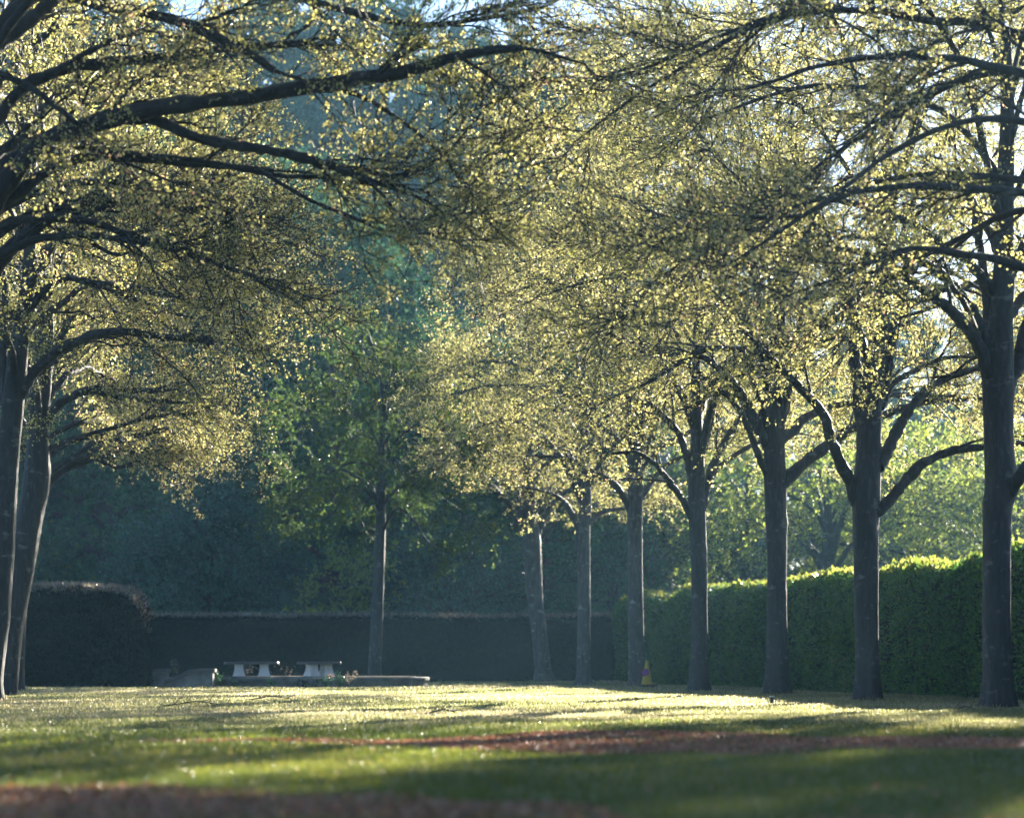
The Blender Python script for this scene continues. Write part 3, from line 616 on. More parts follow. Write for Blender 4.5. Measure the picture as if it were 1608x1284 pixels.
# shrubs behind the dark hedge
def shrub(name, label, loc, H, R, leaf, seed, n=26, size=0.12, nl=8):
    rg = np.random.default_rng(seed)
    tr = np.array([[0, 0, -0.1, 0.16], [0, 0, 0.3, 0.14], [0.05, 0, H * 0.4, 0.09], [0, 0.05, H * 0.8, 0.03]])
    o = broad_tree(name, label, 'shrub', (0, 0, 0), tr, [], n_auto=n, R=R, zb=0.5, zt=H, zf=(0.2, H * 0.6), seed=seed, leaf=leaf, leaf_size=size, l2=9, l3=7, l4=4, nl=nl,
                   bark='bark_dark', r_limb=0.06, twig_r=1.8, l2len=(0.7, 1.7), sag=0.5)
    o.location = loc
    return o
shrub('big_shrub', 'big rounded blue-green shrub towering over the dark hedge behind the stone benches', (GX(325, 107), 107, 0), 6.3, 3.4, 'teal_leaf', 51, n=30)
shrub('grey_shrub', 'grey-blue bushy shrub behind the dark hedge between slim tree and leaning tree', (GX(705, 106), 106, 0), 4.5, 2.6, 'teal_leaf', 52, n=24, size=0.1)
shrub('green_shrub', 'lower green shrub behind the hedge block beside the big blue-green shrub', (GX(235, 110), 110, 0), 5.0, 2.4, 'wood_leaf', 53, n=22)
shrub('yellow_shrub', 'low yellow-green shrub peeping over the dark hedge beside the slim tree', (GX(545, 105), 105, 0), 3.9, 1.3, 'lime', 54, n=14, size=0.13, nl=4)
shrub('dim_shrub', 'dim green shrub showing over the hedge end between the slender tree and the coned tree', (GX(955, 108), 108, 0), 4.2, 2.0, 'wood_leaf', 55, n=20)

# ------------------------------------------------------------------ hedges
def hedge(name, label, path, W, H, leaf, tip, n, size, seed, rounded=0.35, fuzz=0.0, tips=2000, rag=0.06, enddrop=0.2, endlen=0.6):
    """clipped hedge along a path: twiggy core sheet plus a deep shell of small leaves"""
    rg = np.random.default_rng(seed)
    path = np.asarray(path, float)
    seg = np.linalg.norm(np.diff(path, axis=0), axis=1); s = np.concatenate([[0], np.cumsum(seg)]); Ltot = s[-1]
    def at(u):
        x = np.interp(u, s, path[:, 0]); y = np.interp(u, s, path[:, 1])
        e = 0.05
        tx = np.interp(np.minimum(u + e, Ltot), s, path[:, 0]) - np.interp(np.maximum(u - e, 0), s, path[:, 0])
        ty = np.interp(np.minimum(u + e, Ltot), s, path[:, 1]) - np.interp(np.maximum(u - e, 0), s, path[:, 1])
        l = np.hypot(tx, ty); return x, y, -ty / l, tx / l, tx / l, ty / l
    per = 2 * H + W
    def surf(u, v, inset=0.0):
        """v in 0..1 runs up one face, over the top, down the other"""
        q = v * per
        w = np.where(q < H, -W / 2, np.where(q < H + W, -W / 2 + (q - H), W / 2))
        h = np.where(q < H, q, np.where(q < H + W, H, H - (q - H - W)))
        r = rounded
        # round the shoulders and the ends
        dz = np.maximum(0, h - (H - r)) / r; dw = np.maximum(0, np.abs(w) - (W / 2 - r)) / r
        k = np.maximum(1e-6, np.hypot(dz, dw)); f = np.where((dz > 0) & (dw > 0), np.maximum(dz, dw) / k, 1.0)
        h = np.where((dz > 0) & (dw > 0), (H - r) + dz * f * r, h); w = np.where((dz > 0) & (dw > 0), np.sign(w) * ((W / 2 - r) + dw * f * r), w)
        endr = W / 2
        de = np.minimum(u, Ltot - u); g = np.where(de < endr, np.sqrt(np.maximum(0, 1 - ((endr - de) / endr) ** 2)), 1.0)
        w = w * (0.12 + 0.88 * g); h = h * (1 - enddrop * (1 - np.sqrt(np.maximum(0, 1 - np.clip((endlen - de) / endlen, 0, 1) ** 2.6))))
        bump = rag * fbm(u * 2.2, v * per * 2.2, seed) + rag * 0.5 * fbm(u * 7, v * per * 7, seed + 1)
        sc = 1 + (bump - inset) / (W / 2)
        x, y, nx, ny, tx, ty = at(u)
        hh = h + (bump * 1.0 - inset) * np.clip(h / H, 0, 1)
        return np.stack([x + nx * w * sc, y + ny * w * sc, np.maximum(hh, 0.0)], axis=-1)
    g = Geo()
    nu, nv = max(10, int(Ltot / 0.3)), int(per / 0.25)
    U, Vv = np.meshgrid(np.linspace(0, Ltot, nu), np.linspace(0, 1, nv), indexing='ij')
    S = surf(U.ravel(), Vv.ravel(), 0.12)
    i, j = np.meshgrid(np.arange(nu - 1), np.arange(nv - 1), indexing='ij'); a = (i * nv + j).ravel()
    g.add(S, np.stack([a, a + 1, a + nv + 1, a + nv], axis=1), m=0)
    u = rg.random(n) * Ltot; v = rg.random(n)
    p = surf(u, v, 0); p2 = surf(u, v, 0.14); dep = rg.random((n, 1)) ** 1.5
    out = unit(p - p2 + 1e-6)
    p = p * (1 - dep) + p2 * dep
    a = unit(out * 0.7 + rg.normal(size=(n, 3)) * 0.75); b = unit(np.cross(a, rg.normal(size=(n, 3))))
    l = (size * rg.uniform(0.6, 1.4, n))[:, None]
    wd = 0.36 if leaf != 'yew_leaf' else 0.22
    V = np.stack([p, p + a * l * .45 + b * l * wd, p + a * l, p + a * l * .45 - b * l * wd], axis=1)
    g.add(V, np.arange(n * 4).reshape(-1, 4), m=1)
    # loose shoots standing up from the clipped top
    u = rg.random(tips) * Ltot; v = (H + W * rg.random(tips)) / per
    p = surf(u, v, 0.03)
    a = unit(np.array([0, 0, 1.0]) + rg.normal(size=(tips, 3)) * 0.5); b = unit(np.cross(a, rg.normal(size=(tips, 3))))
    l = (fuzz * rg.uniform(0.3, 1.5, tips))[:, None]
    wv = 0.1 if tip == 'yew_tip' else 0.3
    V = np.stack([p, p + a * l * .5 + b * l * wv, p + a * l, p + a * l * .5 - b * l * wv], axis=1)
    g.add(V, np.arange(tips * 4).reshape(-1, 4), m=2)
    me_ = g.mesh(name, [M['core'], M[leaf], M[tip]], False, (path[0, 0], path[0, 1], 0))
    ctr_ = np.concatenate([np.concatenate(g.V)[q_[:, 0]] for q_ in g.Q]); tn_ = np.clip(rg.beta(2, 2, len(ctr_)) + 0.3 * fbm(ctr_[:, 0] * 1.3 + ctr_[:, 1] * 1.3, ctr_[:, 2] * 0.8 + ctr_[:, 1] * 0.2, seed + 3), 0, 1)
    me_.attributes['tone'].data.foreach_set('value', tn_.astype(np.float32))
    o = obj(name, me_)
    o.location = (path[0, 0], path[0, 1], 0)
    return tag(o, label, 'hedge')
def rowline(off, d):         # a line parallel to the avenue, off metres from the camera's row axis
    return (off - 0.1353 * d, d)
HW = 1.6
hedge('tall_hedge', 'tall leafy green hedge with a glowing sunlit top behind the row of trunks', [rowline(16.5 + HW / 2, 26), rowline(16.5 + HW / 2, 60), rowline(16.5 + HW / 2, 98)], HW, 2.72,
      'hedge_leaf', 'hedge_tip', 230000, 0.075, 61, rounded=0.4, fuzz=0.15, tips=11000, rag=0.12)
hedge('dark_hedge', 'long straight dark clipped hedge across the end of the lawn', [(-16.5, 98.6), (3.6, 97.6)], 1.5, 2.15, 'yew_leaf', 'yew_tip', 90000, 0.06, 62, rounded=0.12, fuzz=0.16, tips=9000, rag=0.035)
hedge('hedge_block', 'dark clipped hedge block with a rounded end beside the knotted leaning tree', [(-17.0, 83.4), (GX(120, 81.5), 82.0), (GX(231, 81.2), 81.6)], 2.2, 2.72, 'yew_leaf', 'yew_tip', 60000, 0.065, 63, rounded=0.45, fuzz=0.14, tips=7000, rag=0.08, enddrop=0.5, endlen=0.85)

# ------------------------------------------------------------------ ground
def taper(x, y):
    return np.clip((90 - np.abs(y - 40)) / 30, 0, 1) * np.clip((40 - np.abs(x)) / 15, 0, 1)
def gz(x, y):
    return (0.022 * fbm(x * 0.9, y * 0.9, 91) + 0.012 * fbm(x * 2.1, y * 2.1, 92)) * taper(x, y)
xs = np.concatenate([np.linspace(-400, -42, 24), np.arange(-40, 40.1, 0.5), np.linspace(42, 400, 24)])
ys = np.concatenate([np.linspace(-120, -2, 12), np.arange(0, 130.1, 0.5), np.linspace(133, 480, 24)])
X, Y = np.meshgrid(xs, ys, indexing='ij')
i, j = np.meshgrid(np.arange(len(xs) - 1), np.arange(len(ys) - 1), indexing='ij'); a = (i * len(ys) + j).ravel()
o = obj('lawn', make_mesh('lawn', np.stack([X, Y, gz(X, Y)], axis=-1), np.stack([a, a + len(ys), a + len(ys) + 1, a + 1], axis=1), None, [M['lawn']], None, True))
tag(o, 'dew-covered lawn running to the hedges and under the trees', None, None, 'structure')

def dist(py): return 0.8 * F / (py - HY)
def band(x, y):
    """>0 inside the bark mulch; two strips crossing the view"""
    n = 0.7 * fbm(x * 1.6, y * 1.1, 71) + 0.55 * fbm(x * 4, y * 4, 72)
    far = np.interp(x, [-3.4, -1.1, 0.6, 1.4, 3.2, 5.0, 14], [27.9, 29.6, 31.6, 32.0, 30.2, 29.2, 28.5])
    near = np.interp(x, [-3.4, -1.2, 0, 1.2, 3.0, 4.6, 14], [27.5, 26.3, 24.8, 24.3, 24.4, 24.6, 25])
    b1 = np.minimum(far - y, y - near) + n * 0.9
    far2 = np.interp(x, [-14, -2.9, -1.9, -0.7, 0.3, 0.8], [18.4, 18.1, 17.7, 16.8, 15.9, 14.6])
    b2 = np.minimum(far2 - y, y - 13.6) + n * 0.5
    return np.maximum(b1, b2)
# mulch sheet
g = Geo()
st = 0.1
for (x0, x1, y0, y1) in ((-4, 15, 22.5, 33.5), (-15, 2, 13, 19.2)):
    xv = np.arange(x0, x1, st); yv = np.arange(y0, y1, st)
    X, Y = np.meshgrid(xv, yv, indexing='ij')
    keep = band(X[:-1, :-1] + st / 2, Y[:-1, :-1] + st / 2) > 0
    i, j = np.nonzero(keep); a = i * len(yv) + j
    Z = gz(X, Y) + 0.012 + 0.006 * fbm(X * 6, Y * 6, 73)
    g.add(np.stack([X, Y, Z], axis=-1).reshape(-1, 3), np.stack([a, a + len(yv), a + len(yv) + 1, a + 1], axis=1))
o = obj('mulch_path', g.mesh('mulch_path', [M['mulch']], True))
tag(o, 'reddish bark mulch path crossing the lawn', None, None, 'structure')

def half(y): return 0.171 * y + 1.5 + 2.0
def scatter(n, y0, y1, seed, power=1.0):
    rg = np.random.default_rng(seed)
    y = y0 + (y1 - y0) * rg.random(n); k = half(y) / half(y1)
    y = y[rg.random(n) < k]; x = rg.uniform(-1, 1, len(y)) * half(y)
    return x, y, rg
# chips
parts = []
x, y, rg = scatter(520000, 13.2, 34, 74)
b = band(x, y); k = (b > -0.05) & (rg.random(len(x)) < np.where(b > 0.1, 1.0, 0.45)); x1, y1 = x[k], y[k]
x, y, rg = scatter(14000, 13.5, 44, 75)
b = band(x, y); k = rg.random(len(x)) < np.clip(1.0 + b / 5.0, 0.05, 1)
x = np.concatenate([x1, x[k]]); y = np.concatenate([y1, y[k]]); n = len(x)
p = np.stack([x, y, gz(x, y) + 0.012 + rg.random(n) * 0.022], axis=1)
a = unit(np.stack([rg.normal(size=n), rg.normal(size=n), rg.normal(size=n) * 0.35], axis=1)); bb = unit(np.cross(a, np.stack([rg.normal(size=n) * 0.5, rg.normal(size=n) * 0.5, np.ones(n)], axis=1)))
l = rg.uniform(0.018, 0.06, n)[:, None]; wv = rg.uniform(0.18, 0.4, n)[:, None]
nn = np.cross(a, bb)
V = np.stack([p - a * l * .5, p + bb * l * wv + nn * l * .1, p + a * l * .5, p - bb * l * wv + nn * l * .1], axis=1)
o = obj('mulch_chips', make_mesh('mulch_chips', V, np.arange(n * 4).reshape(-1, 4), None, [M['chip']], None, False, rg.beta(1.6, 1.6, n)))
tag(o, 'loose reddish bark chips and dead leaves on the path', None, None, 'stuff')
# grass
VV, TT = [], []
for (y0, y1, n, h0, w0, sd) in ((13, 24, 250000, 0.055, 0.0035, 81), (24, 42, 330000, 0.055, 0.005, 82), (42, 72, 330000, 0.06, 0.009, 83), (72, 98, 150000, 0.065, 0.013, 84)):
    x, y, rg = scatter(n, y0, y1, sd)
    b = band(x, y) + rg.normal(size=len(x)) * 0.12
    k = (b < 0) | (rg.random(len(x)) < np.where(y < 20, 0.22, 0.02) + 0.22 * np.clip(fbm(x * 2.3, y * 2.3, 77), 0, 1)); x, y = x[k], y[k]; n = len(x)
    patch = np.clip(1 + 0.35 * fbm(x * 3, y * 3, 85), 0.4, 1.7)
    h = h0 * rg.uniform(0.45, 1.3, n) * patch
    th = rg.random(n) * 6.283; lean = rg.uniform(0.1, 0.9, n); la = rg.random(n) * 6.283
    for bx_, by_ in BASES:
        dd_ = np.hypot(x - bx_, y - by_); h = np.where((dd_ < 0.75) & (dd_ > 0.2), h * (1 + 1.6 * rg.random(n) * (0.75 - dd_) / 0.5), h)
    z = gz(x, y)
    w = w0 * rg.uniform(0.6, 1.4, n)
    bx, by = np.cos(th) * w, np.sin(th) * w
    tx, ty = np.cos(la) * lean * h, np.sin(la) * lean * h
    b0 = np.stack([x - bx, y - by, z - 0.005], 1); b1 = np.stack([x + bx, y + by, z - 0.005], 1)
    m1 = np.stack([x + bx * .8 + tx * .35, y + by * .8 + ty * .35, z + h * .6], 1); m0 = np.stack([x - bx * .8 + tx * .35, y - by * .8 + ty * .35, z + h * .6], 1)
    tp = np.stack([x + tx, y + ty, z + h * (1 - lean * .25)], 1)
    VV.append(np.stack([b0, b1, m1, m0, tp], axis=1).reshape(-1, 3))
V = np.concatenate(VV); n = len(V) // 5; k = np.arange(n)[:, None] * 5
c = V[::5]
tone = np.clip(rng.beta(2, 2.4, n) + 0.22 * fbm(c[:, 0] * 1.2, c[:, 1] * 1.2, 86), 0, 1)
o = obj('grass', make_mesh('grass', V, k + np.array([[0, 1, 2, 3]]), k + np.array([[3, 2, 4]]), [M['grass'], M['grass_shaded']], np.tile((c[:, 1] + 2.2 * fbm(c[:, 0], c[:, 1], 87) + 2.5 * rng.normal(size=n) < 35).astype(int), 2), False, np.concatenate([tone, tone])))  # near blades take the shade-darkened colour, far ones the paled sunlit colour
tag(o, 'short dewy grass blades of the lawn', None, None, 'stuff')

# ------------------------------------------------------------------ stone terrace, benches, parapets
def box_geo(g, c, s, m=0, bev=0.012, rz=0.0):
    """a bevelled box: 24 vertices"""
    import bmesh
    bm = bmesh.new(); bmesh.ops.create_cube(bm, size=1.0)
    for v in bm.verts: v.co.x *= s[0]; v.co.y *= s[1]; v.co.z *= s[2]
    if bev: bmesh.ops.bevel(bm, geom=list(bm.edges), offset=bev, segments=2, affect='EDGES', profile=0.6)
    ca, sa = math.cos(rz), math.sin(rz)
    V = np.array([v.co[:] for v in bm.verts]); V = np.stack([V[:, 0] * ca - V[:, 1] * sa, V[:, 0] * sa + V[:, 1] * ca, V[:, 2]], 1) + np.asarray(c)
    bm.verts.index_update()
    for f in bm.faces: pass
    Q = [[v.index for v in f.verts] for f in bm.faces if len(f.verts) == 4]; Tt = [[v.index for v in f.verts] for f in bm.faces if len(f.verts) == 3]
    bm.free(); g.add(V, Q, Tt, m)
def prism(g, pts, z0, z1, m=0, bevel=0.0):
    """extrude a convex plan outline between z0 and z1"""
    pts = np.asarray(pts); n = len(pts); c = pts.mean(0)
    rings = [(pts, z0), (pts, z1 - bevel)]
    if bevel: rings.append((c + (pts - c) * (1 - bevel / 1.2), z1))
    V = np.vstack([np.column_stack([p, np.full(n, z)]) for p, z in rings] + [[[*c, z1]], [[*c, z0]]])
    s = np.arange(n); s2 = (s + 1) % n; Q = []
    for k in range(len(rings) - 1): Q.append(np.stack([k * n + s, k * n + s2, (k + 1) * n + s2, (k + 1) * n + s], 1))
    k = len(rings) - 1
    Tt = np.vstack([np.stack([k * n + s, k * n + s2, np.full(n, (k + 1) * n)], 1), np.stack([s2, s, np.full(n, (k + 1) * n + 1)], 1)])
    g.add(V, np.concatenate(Q), Tt, m)
D0 = 80.0
tx0, tx1 = GX(262, D0), GX(668, D0)
def stadium(x0, x1, y0, y1, grow=0.0):
    r = (y1 - y0) / 2 + grow; cy = (y0 + y1) / 2
    t = np.linspace(-math.pi / 2, math.pi / 2, 24)
    right = np.column_stack([x1 - (y1 - y0) / 2 + r * np.cos(t), cy + r * np.sin(t)])
    return np.vstack([[x0 - grow, cy + r], [x0 - grow, cy - r], right])[::1]
terr = empty('stone_terrace', (tx0, D0, 0)); tag(terr, 'low round-ended stone terrace with a moulded rim, carrying the stone benches', 'terrace')
def tr_mesh(outl, z0, z1, mat, bevel=0.0):
    g = Geo(); prism(g, outl, z0, z1, 0, bevel)
    return g.mesh('t', [mat], False, (tx0, D0, 0))
obj('wall', tr_mesh(stadium(tx0, tx1, D0, D0 + 3.4), -0.1, 0.20, M['stone']), terr)
obj('rim', tr_mesh(stadium(tx0, tx1, D0, D0 + 3.4, 0.07), 0.203, 0.29, M['stone'], 0.02), terr)
obj('bed', tr_mesh(stadium(tx0 + 0.3, tx1 - 0.3, D0 + 0.3, D0 + 3.1), 0.28, 0.31, M['soil']), terr)

def bench(label, px, d, rz, Ltop, span):
    root = empty('stone_bench', (GX(px, d), d, 0.30), rz)
    tag(root, label, 'bench', 'stone benches on the terrace')
    g = Geo(); n = 20
    # slab with softly rounded ends
    t = np.linspace(-math.pi / 2, math.pi / 2, 10); w = 0.27
    e = np.vstack([np.column_stack([Ltop / 2 - 0.12 + 0.12 * np.cos(t), w * np.sin(t)]), np.column_stack([-Ltop / 2 + 0.12 - 0.12 * np.cos(t), -w * np.sin(t)])])
    prism(g, e, 0.335, 0.405, 0, 0.025)
    obj('seat', g.mesh('seat', [M['slate']]), root)
    for s in (-1, 1):
        g = Geo(); prof = [(0.0, 1.0), (0.03, 0.98), (0.1, 0.83), (0.2, 0.70), (0.28, 0.66), (0.335, 0.72)]
        hw, hd = 0.17, 0.19
        V = np.array([[s * span / 2 + sx * hw * k, sy * hd * k, z] for z, k in prof for sx, sy in ((-1, -1), (1, -1), (1, 1), (-1, 1))])
        Q = [[4 * i + j, 4 * i + (j + 1) % 4, 4 * i + 4 + (j + 1) % 4, 4 * i + 4 + j] for i in range(len(prof) - 1) for j in range(4)]
        g.add(V, Q); obj('leg', g.mesh('leg', [M['pale']]), root)
    return root
bench('longer stone bench with a slab top on two pedestals, beside the sloping parapet', 395, 81.2, 0.12, 1.5, 0.68)
bench('stone bench turned on the slant with its two white pedestals close together', 501, 81.4, 0.62, 1.25, 0.46)

def parapet(label, pxs, prof, d, th):
    """side profile (px, py) extruded in depth, with a dark coping laid along its top"""
    p = [(GX(a, d), CAMZ + (HY - b) * d / F) for a, b in prof]
    root = empty('stone_parapet', (p[0][0], d, 0)); tag(root, label, 'parapet', 'sloping stone parapets')
    g = Geo(); n = len(p)
    for i in range(n - 1):
        (xa, za), (xb, zb) = p[i], p[i + 1]
        V = [[xa, d, -0.1], [xb, d, -0.1], [xb, d, zb], [xa, d, za], [xa, d + th, -0.1], [xb, d + th, -0.1], [xb, d + th, zb], [xa, d + th, za]]
        Q = [[0, 1, 2, 3], [5, 4, 7, 6], [3, 2, 6, 7]]
        if i == 0: Q.append([4, 0, 3, 7])
        if i == n - 2: Q.append([1, 5, 6, 2])
        g.add(V, Q)
    obj('wall', g.mesh('wall', [M['stone']], False, (p[0][0], d, 0)), root)
    g = Geo(); e = 0.06
    for i in range(n - 1):
        (xa, za), (xb, zb) = p[i], p[i + 1]
        za += 0.004; zb += 0.004
        xa2 = xa - (e if i == 0 else 0); xb2 = xb + (e if i == n - 2 else 0)
        V = [[xa2, d - e, za], [xb2, d - e, zb], [xb2, d - e, zb + 0.09], [xa2, d - e, za + 0.09], [xa2, d + th + e, za], [xb2, d + th + e, zb], [xb2, d + th + e, zb + 0.09], [xa2, d + th + e, za + 0.09]]
        g.add(V, [[0, 1, 2, 3], [5, 4, 7, 6], [3, 2, 6, 7], [1, 0, 4, 5]] + ([[4, 0, 3, 7]] if i == 0 else []) + ([[1, 5, 6, 2]] if i == n - 2 else []))
    obj('coping', g.mesh('coping', [M['slate']], False, (p[0][0], d, 0)), root)
parapet('sloping stone parapet with a dark coping, running up towards the benches', None, [(262, 1073), (272, 1069), (298, 1056), (312, 1055), (334, 1055)], 79.0, 0.45)
parapet('short stone parapet with a dark coping, half hidden by the rounded hedge block', None, [(222, 1066), (236, 1057), (246, 1055), (263, 1055)], 82.2, 0.45)

# small plants around the terrace
def weed_mesh(seed, n, h, spread, size):
    rg = np.random.default_rng(seed); g = Geo()
    b = np.zeros((n, 3)); b[:, :2] = rg.normal(size=(n, 2)) * spread * 0.3
    tip = b + np.stack([rg.normal(size=n) * spread, rg.normal(size=n) * spread, h * rg.uniform(0.5, 1.1, n)], 1)
    s = np.linspace(0, 1, 5)[None, :, None]
    C = b[:, None, :] * (1 - s) + tip[:, None, :] * s; C[:, :, 2] += 0.15 * h * np.sin(s[..., 0] * 3.14)
    return C, rg
def weed(name, label, loc, h, spread, leaf, n, nl, size, seed, group=None):
    root = empty(name, loc); tag(root, label, 'plant', group)
    C, rg = weed_mesh(seed, n, h, spread, size)
    g = Geo(); g.add(*tubes(C, np.repeat(np.linspace(0.007, 0.003, 5)[None], n, 0), 4)); obj('stem', g.mesh('stem', [M['twig'] if leaf == 'yew_tip' else M['green']]), root)
    if nl: obj('foliage', leaf_mesh('foliage', [leaves_on(rg, C, nl, size)], M[leaf], (0, 0, 0), rg), root)
    return root
for k, (px, d, z, h, sp, leaf, n, nl, sz, lb) in enumerate([
    (345, 79.6, 0, 0.40, 0.10, 'wood_leaf', 9, 7, 0.07, 'thin tall weed at the terrace wall before the long bench'),
    (372, 79.7, 0, 0.25, 0.12, 'teal_leaf', 10, 8, 0.07, 'low bluish weed at the foot of the terrace under the long bench'),
    (425, 79.7, 0, 0.34, 0.12, 'wood_leaf', 10, 8, 0.07, 'leafy weed at the wall under the long bench end'),
    (486, 79.6, 0, 0.26, 0.25, 'yew_leaf', 12, 7, 0.08, 'spreading weed at the wall before the slanted bench'),
    (513, 79.6, 0, 0.30, 0.14, 'teal_leaf', 8, 6, 0.08, 'bushy blue-green weed at the wall before the slanted bench'),
    (536, 79.6, 0, 0.42, 0.10, 'teal_leaf', 10, 9, 0.07, 'upright weed at the wall beside the slanted bench'),
    (549, 79.6, 0, 0.40, 0.14, 'yew_tip', 12, 8, 0.07, 'dry buff tuft at the wall beside the slanted bench'),
    (388, 81.6, 0.3, 0.36, 0.10, 'yew_tip', 9, 4, 0.05, 'dry reddish stems between the pedestals of the long bench'),
    (447, 81.9, 0.3, 0.32, 0.14, 'yew_tip', 9, 3, 0.05, 'dry bare stems between the two stone benches'),
    (275, 82.6, 0.0, 0.78, 0.05, 'yew_tip', 7, 5, 0.06, 'dry upright stalk standing between the two parapets')]):
    weed('weed_plant', lb, (GX(px, d), d, z), h, sp, leaf, n, nl, sz, 200 + k, 'small plants around the stone terrace')
r = weed('flower_plant', 'small plant with pink flowers on the terrace rim before the slanted bench', (GX(519, 80.12), 80.12, 0.29), 0.09, 0.06, 'flower', 5, 3, 0.035, 231)

# ------------------------------------------------------------------ traffic cone
cd = 76.5; cx = GX(1016, cd)
cone = empty('traffic_cone', (cx, cd, 0)); tag(cone, 'yellow traffic cone with a round blue and red sign on a black base', 'traffic cone')
g = Geo(); box_geo(g, (0, 0, 0.075), (0.42, 0.42, 0.12), 0, 0.03, 0.25); obj('base', g.mesh('base', [M['black']], True), cone)
g = Geo(); z = np.array([0.12, 0.15, 0.155, 0.45, 0.70, 0.735, 0.745]); rr = np.array([0.165, 0.155, 0.14, 0.085, 0.042, 0.036, 0.02])
V, Q = tubes(np.stack([np.zeros(7), np.zeros(7), z], 1)[None], rr[None], 24); g.add(V, Q)
g.add(np.vstack([V[-24:], [[0, 0, 0.745]]]), None, [[k, (k + 1) % 24, 24] for k in range(24)])
obj('cone_body', g.mesh('cone_body', [M['yellow']], True), cone)
def disc(r0, r1, y, m, name):
    t = np.linspace(0, 2 * math.pi, 32, endpoint=False)
    # plate facing the camera, tilted with the cone's side and turned a little
    rings = [(r0, y), (r1, y), (r1, y + 0.012), (r0, y + 0.012)]
    V = np.array([[r * math.cos(a), yy, r * math.sin(a)] for r, yy in rings for a in t]); n = 32; s = np.arange(n); s2 = (s + 1) % n
    g = Geo(); g.add(V, np.vstack([np.stack([k * n + s, k * n + s2, ((k + 1) % 4) * n + s2, ((k + 1) % 4) * n + s], 1) for k in range(4)]))
    return g
sd = empty('sign_disc', (-0.055, -0.125, 0.44)); sd.parent = cone; sd.rotation_euler = (-0.2, 0, -0.5)
obj('blue_face', disc(0.001, 0.092, 0.0, 0, 'blue_face').mesh('blue_face', [M['blue']]), sd)
obj('red_ring', disc(0.075, 0.105, -0.004, 0, 'red_ring').mesh('red_ring', [M['red']]), sd)
g = Geo(); box_geo(g, (0, -0.008, 0), (0.16, 0.006, 0.028), 0, 0.001); me = g.mesh('red_bar', [M['red']]); b = obj('red_bar', me, sd); b.rotation_euler = (0, 0.785, 0)

# ------------------------------------------------------------------ small things on the lawn
def fallen(label, px, py, L, rz, seed):
    d = dist(py); rg = np.random.default_rng(seed); x = GX(px, d)
    c = np.array([[-L / 2, 0, 0.03], [-L * .2, .03, .06], [0.1 * L, -.02, .10], [L / 2, .05, .05]])
    C = resample(np.column_stack([c, [0.012, 0.011, 0.009, 0.005]]), 12)
    S, Rr = sprout(rg, C[None, :, :3], np.zeros(7, int), rg.uniform(.1, .9, 7), rg.uniform(.15, .4, 7), .7, .5, .25, 0.1, 6, np.full(7, .006), .003)
    S[:, :, 2] = np.maximum(S[:, :, 2], 0.02)
    g = Geo(); g.add(*tubes(C[None, :, :3], C[None, :, 3], 6)); g.add(*tubes(S, Rr, 4))
    o = obj('fallen_branch', g.mesh('fallen_branch', [M['bark_dark']])); o.location = (x, d, float(gz(np.array(x), np.array(d)))); o.rotation_euler = (0, 0, rz)
    tag(o, label, 'branch', 'fallen branches on the lawn')
fallen('fallen twiggy branch on the sunlit lawn before the hedge block', 300, 1110, 0.9, 0.2, 301)
fallen('small fallen branch on the lawn before the sloping parapet and long bench', 420, 1102, 0.9, -0.3, 302)
fallen('fallen twig at the foot of the thickest grey trunk', 1512, 1120, 0.5, 0.5, 303)
fallen('fallen twig on the shaded lawn near the mulch path', 690, 1125, 0.5, 0.1, 304)
dd = dist(1106); root = empty('stake', (GX(1212, dd), dd, 0)); tag(root, 'short weathered stake stuck in the lawn before the bundle-stemmed tree', 'stake')
g = Geo(); box_geo(g, (0, 0, 0.05), (0.05, 0.04, 0.16), 0, 0.006, 0.3); obj('post', g.mesh('post', [M['cut']]), root)
g = Geo(); box_geo(g, (0, 0, 0.142), (0.075, 0.06, 0.022), 0, 0.006, 0.3); obj('cap', g.mesh('cap', [M['pale']]), root)

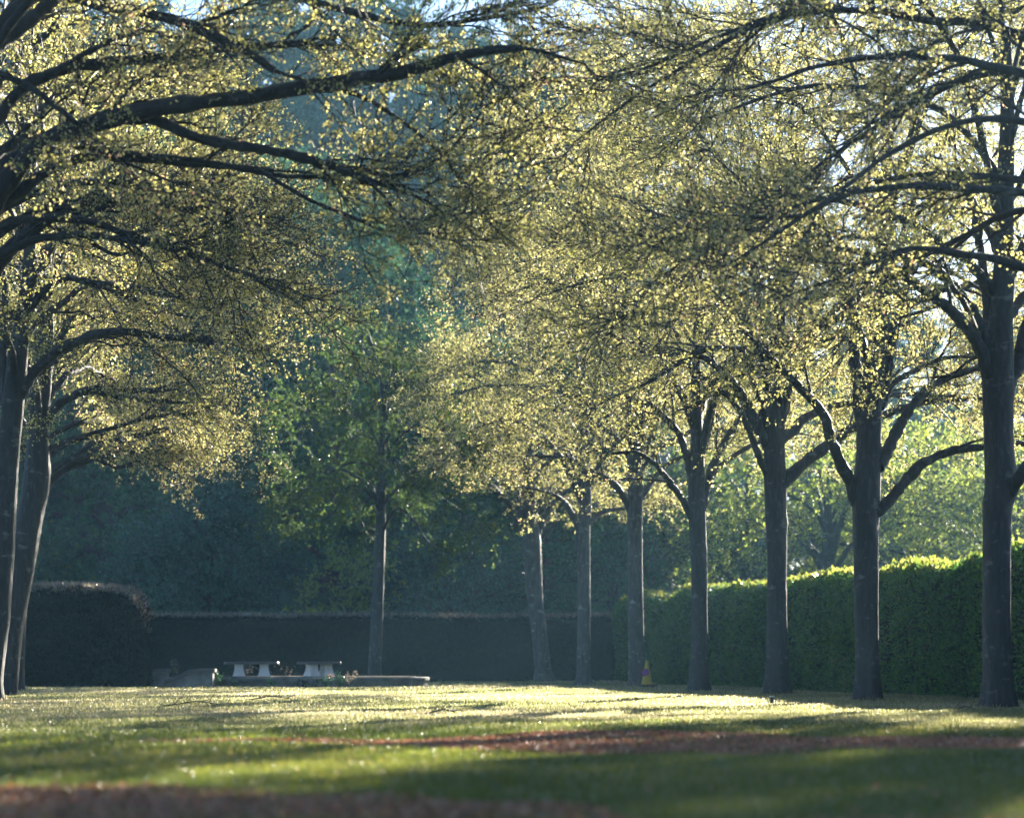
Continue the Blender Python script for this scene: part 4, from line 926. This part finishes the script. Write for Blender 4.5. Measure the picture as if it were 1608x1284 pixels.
# ------------------------------------------------------------------ haze
g = Geo(); V = np.array([[x, y, z] for x in (-402, 402) for y in (-122, 482) for z in (-1.0, 42.0)])
g.add(V, [[0, 1, 3, 2], [4, 6, 7, 5], [0, 4, 5, 1], [2, 3, 7, 6], [0, 2, 6, 4], [1, 5, 7, 3]])
m, nt, out = new_mat('morning_haze')
pv = nt.nodes.new('ShaderNodeVolumePrincipled')
pv.inputs['Color'].default_value = (0.36, 0.70, 1.0, 1)
pv.inputs['Density'].default_value = 0.00036
pv.inputs['Anisotropy'].default_value = 0.3
nt.links.new(pv.outputs[0], out.inputs['Volume'])
hz = obj('haze', g.mesh('haze', [m], False, rnd_tone=False)); tag(hz, 'thin blue morning haze hanging in the park', None, None, 'stuff')

# ------------------------------------------------------------------ light
w = bpy.data.worlds.new('World'); scene.world = w; w.use_nodes = True
nt = w.node_tree; bg = nt.nodes['Background']
sky = nt.nodes.new('ShaderNodeTexSky'); sky.sky_type = 'NISHITA'; sky.sun_disc = False
sky.sun_elevation = SUN_EL; sky.sun_rotation = SUN_AZ
sky.air_density = 0.7; sky.dust_density = 0.3; sky.ozone_density = 3.0
nt.links.new(sky.outputs[0], bg.inputs[0]); bg.inputs[1].default_value = 0.05
ld = bpy.data.lights.new('sun', 'SUN'); ld.energy = 5.0; ld.angle = R_(0.5); ld.color = (1.0, 0.91, 0.75)
sun = bpy.data.objects.new('sun', ld); col.objects.link(sun)
from mathutils import Vector
sun.rotation_euler = Vector(SUN).to_track_quat('Z', 'Y').to_euler()
sun.location = (20, 60, 60)

cam = bpy.data.cameras.new('camera'); co = bpy.data.objects.new('camera', cam); col.objects.link(co); scene.camera = co
co.location = (0, 0, CAMZ); co.rotation_euler = (math.pi / 2, 0, 0)
cam.sensor_fit = 'HORIZONTAL'; cam.sensor_width = 36; cam.lens = F / 1608 * 36
cam.shift_y = (HY - 642) / 1608
cam.clip_start = 0.1; cam.clip_end = 2000
cam.dof.use_dof = True; cam.dof.focus_distance = 55; cam.dof.aperture_fstop = 1.45; cam.dof.aperture_blades = 9

scene.view_settings.view_transform = 'Standard'; scene.view_settings.look = 'None'
scene.view_settings.exposure = 2.45; scene.view_settings.gamma = 1
c = scene.cycles
c.use_denoising = True; c.denoising_prefilter = 'ACCURATE'
try: c.denoiser = 'OPENIMAGEDENOISE'
except Exception: pass
c.max_bounces = 12; c.diffuse_bounces = 8; c.glossy_bounces = 3; c.transmission_bounces = 6; c.transparent_max_bounces = 8; c.volume_bounces = 1
c.sample_clamp_indirect = 6.0; c.sample_clamp_direct = 0.0
c.use_adaptive_sampling = False
c.caustics_reflective = False; c.caustics_refractive = False
scene.render.use_persistent_data = False
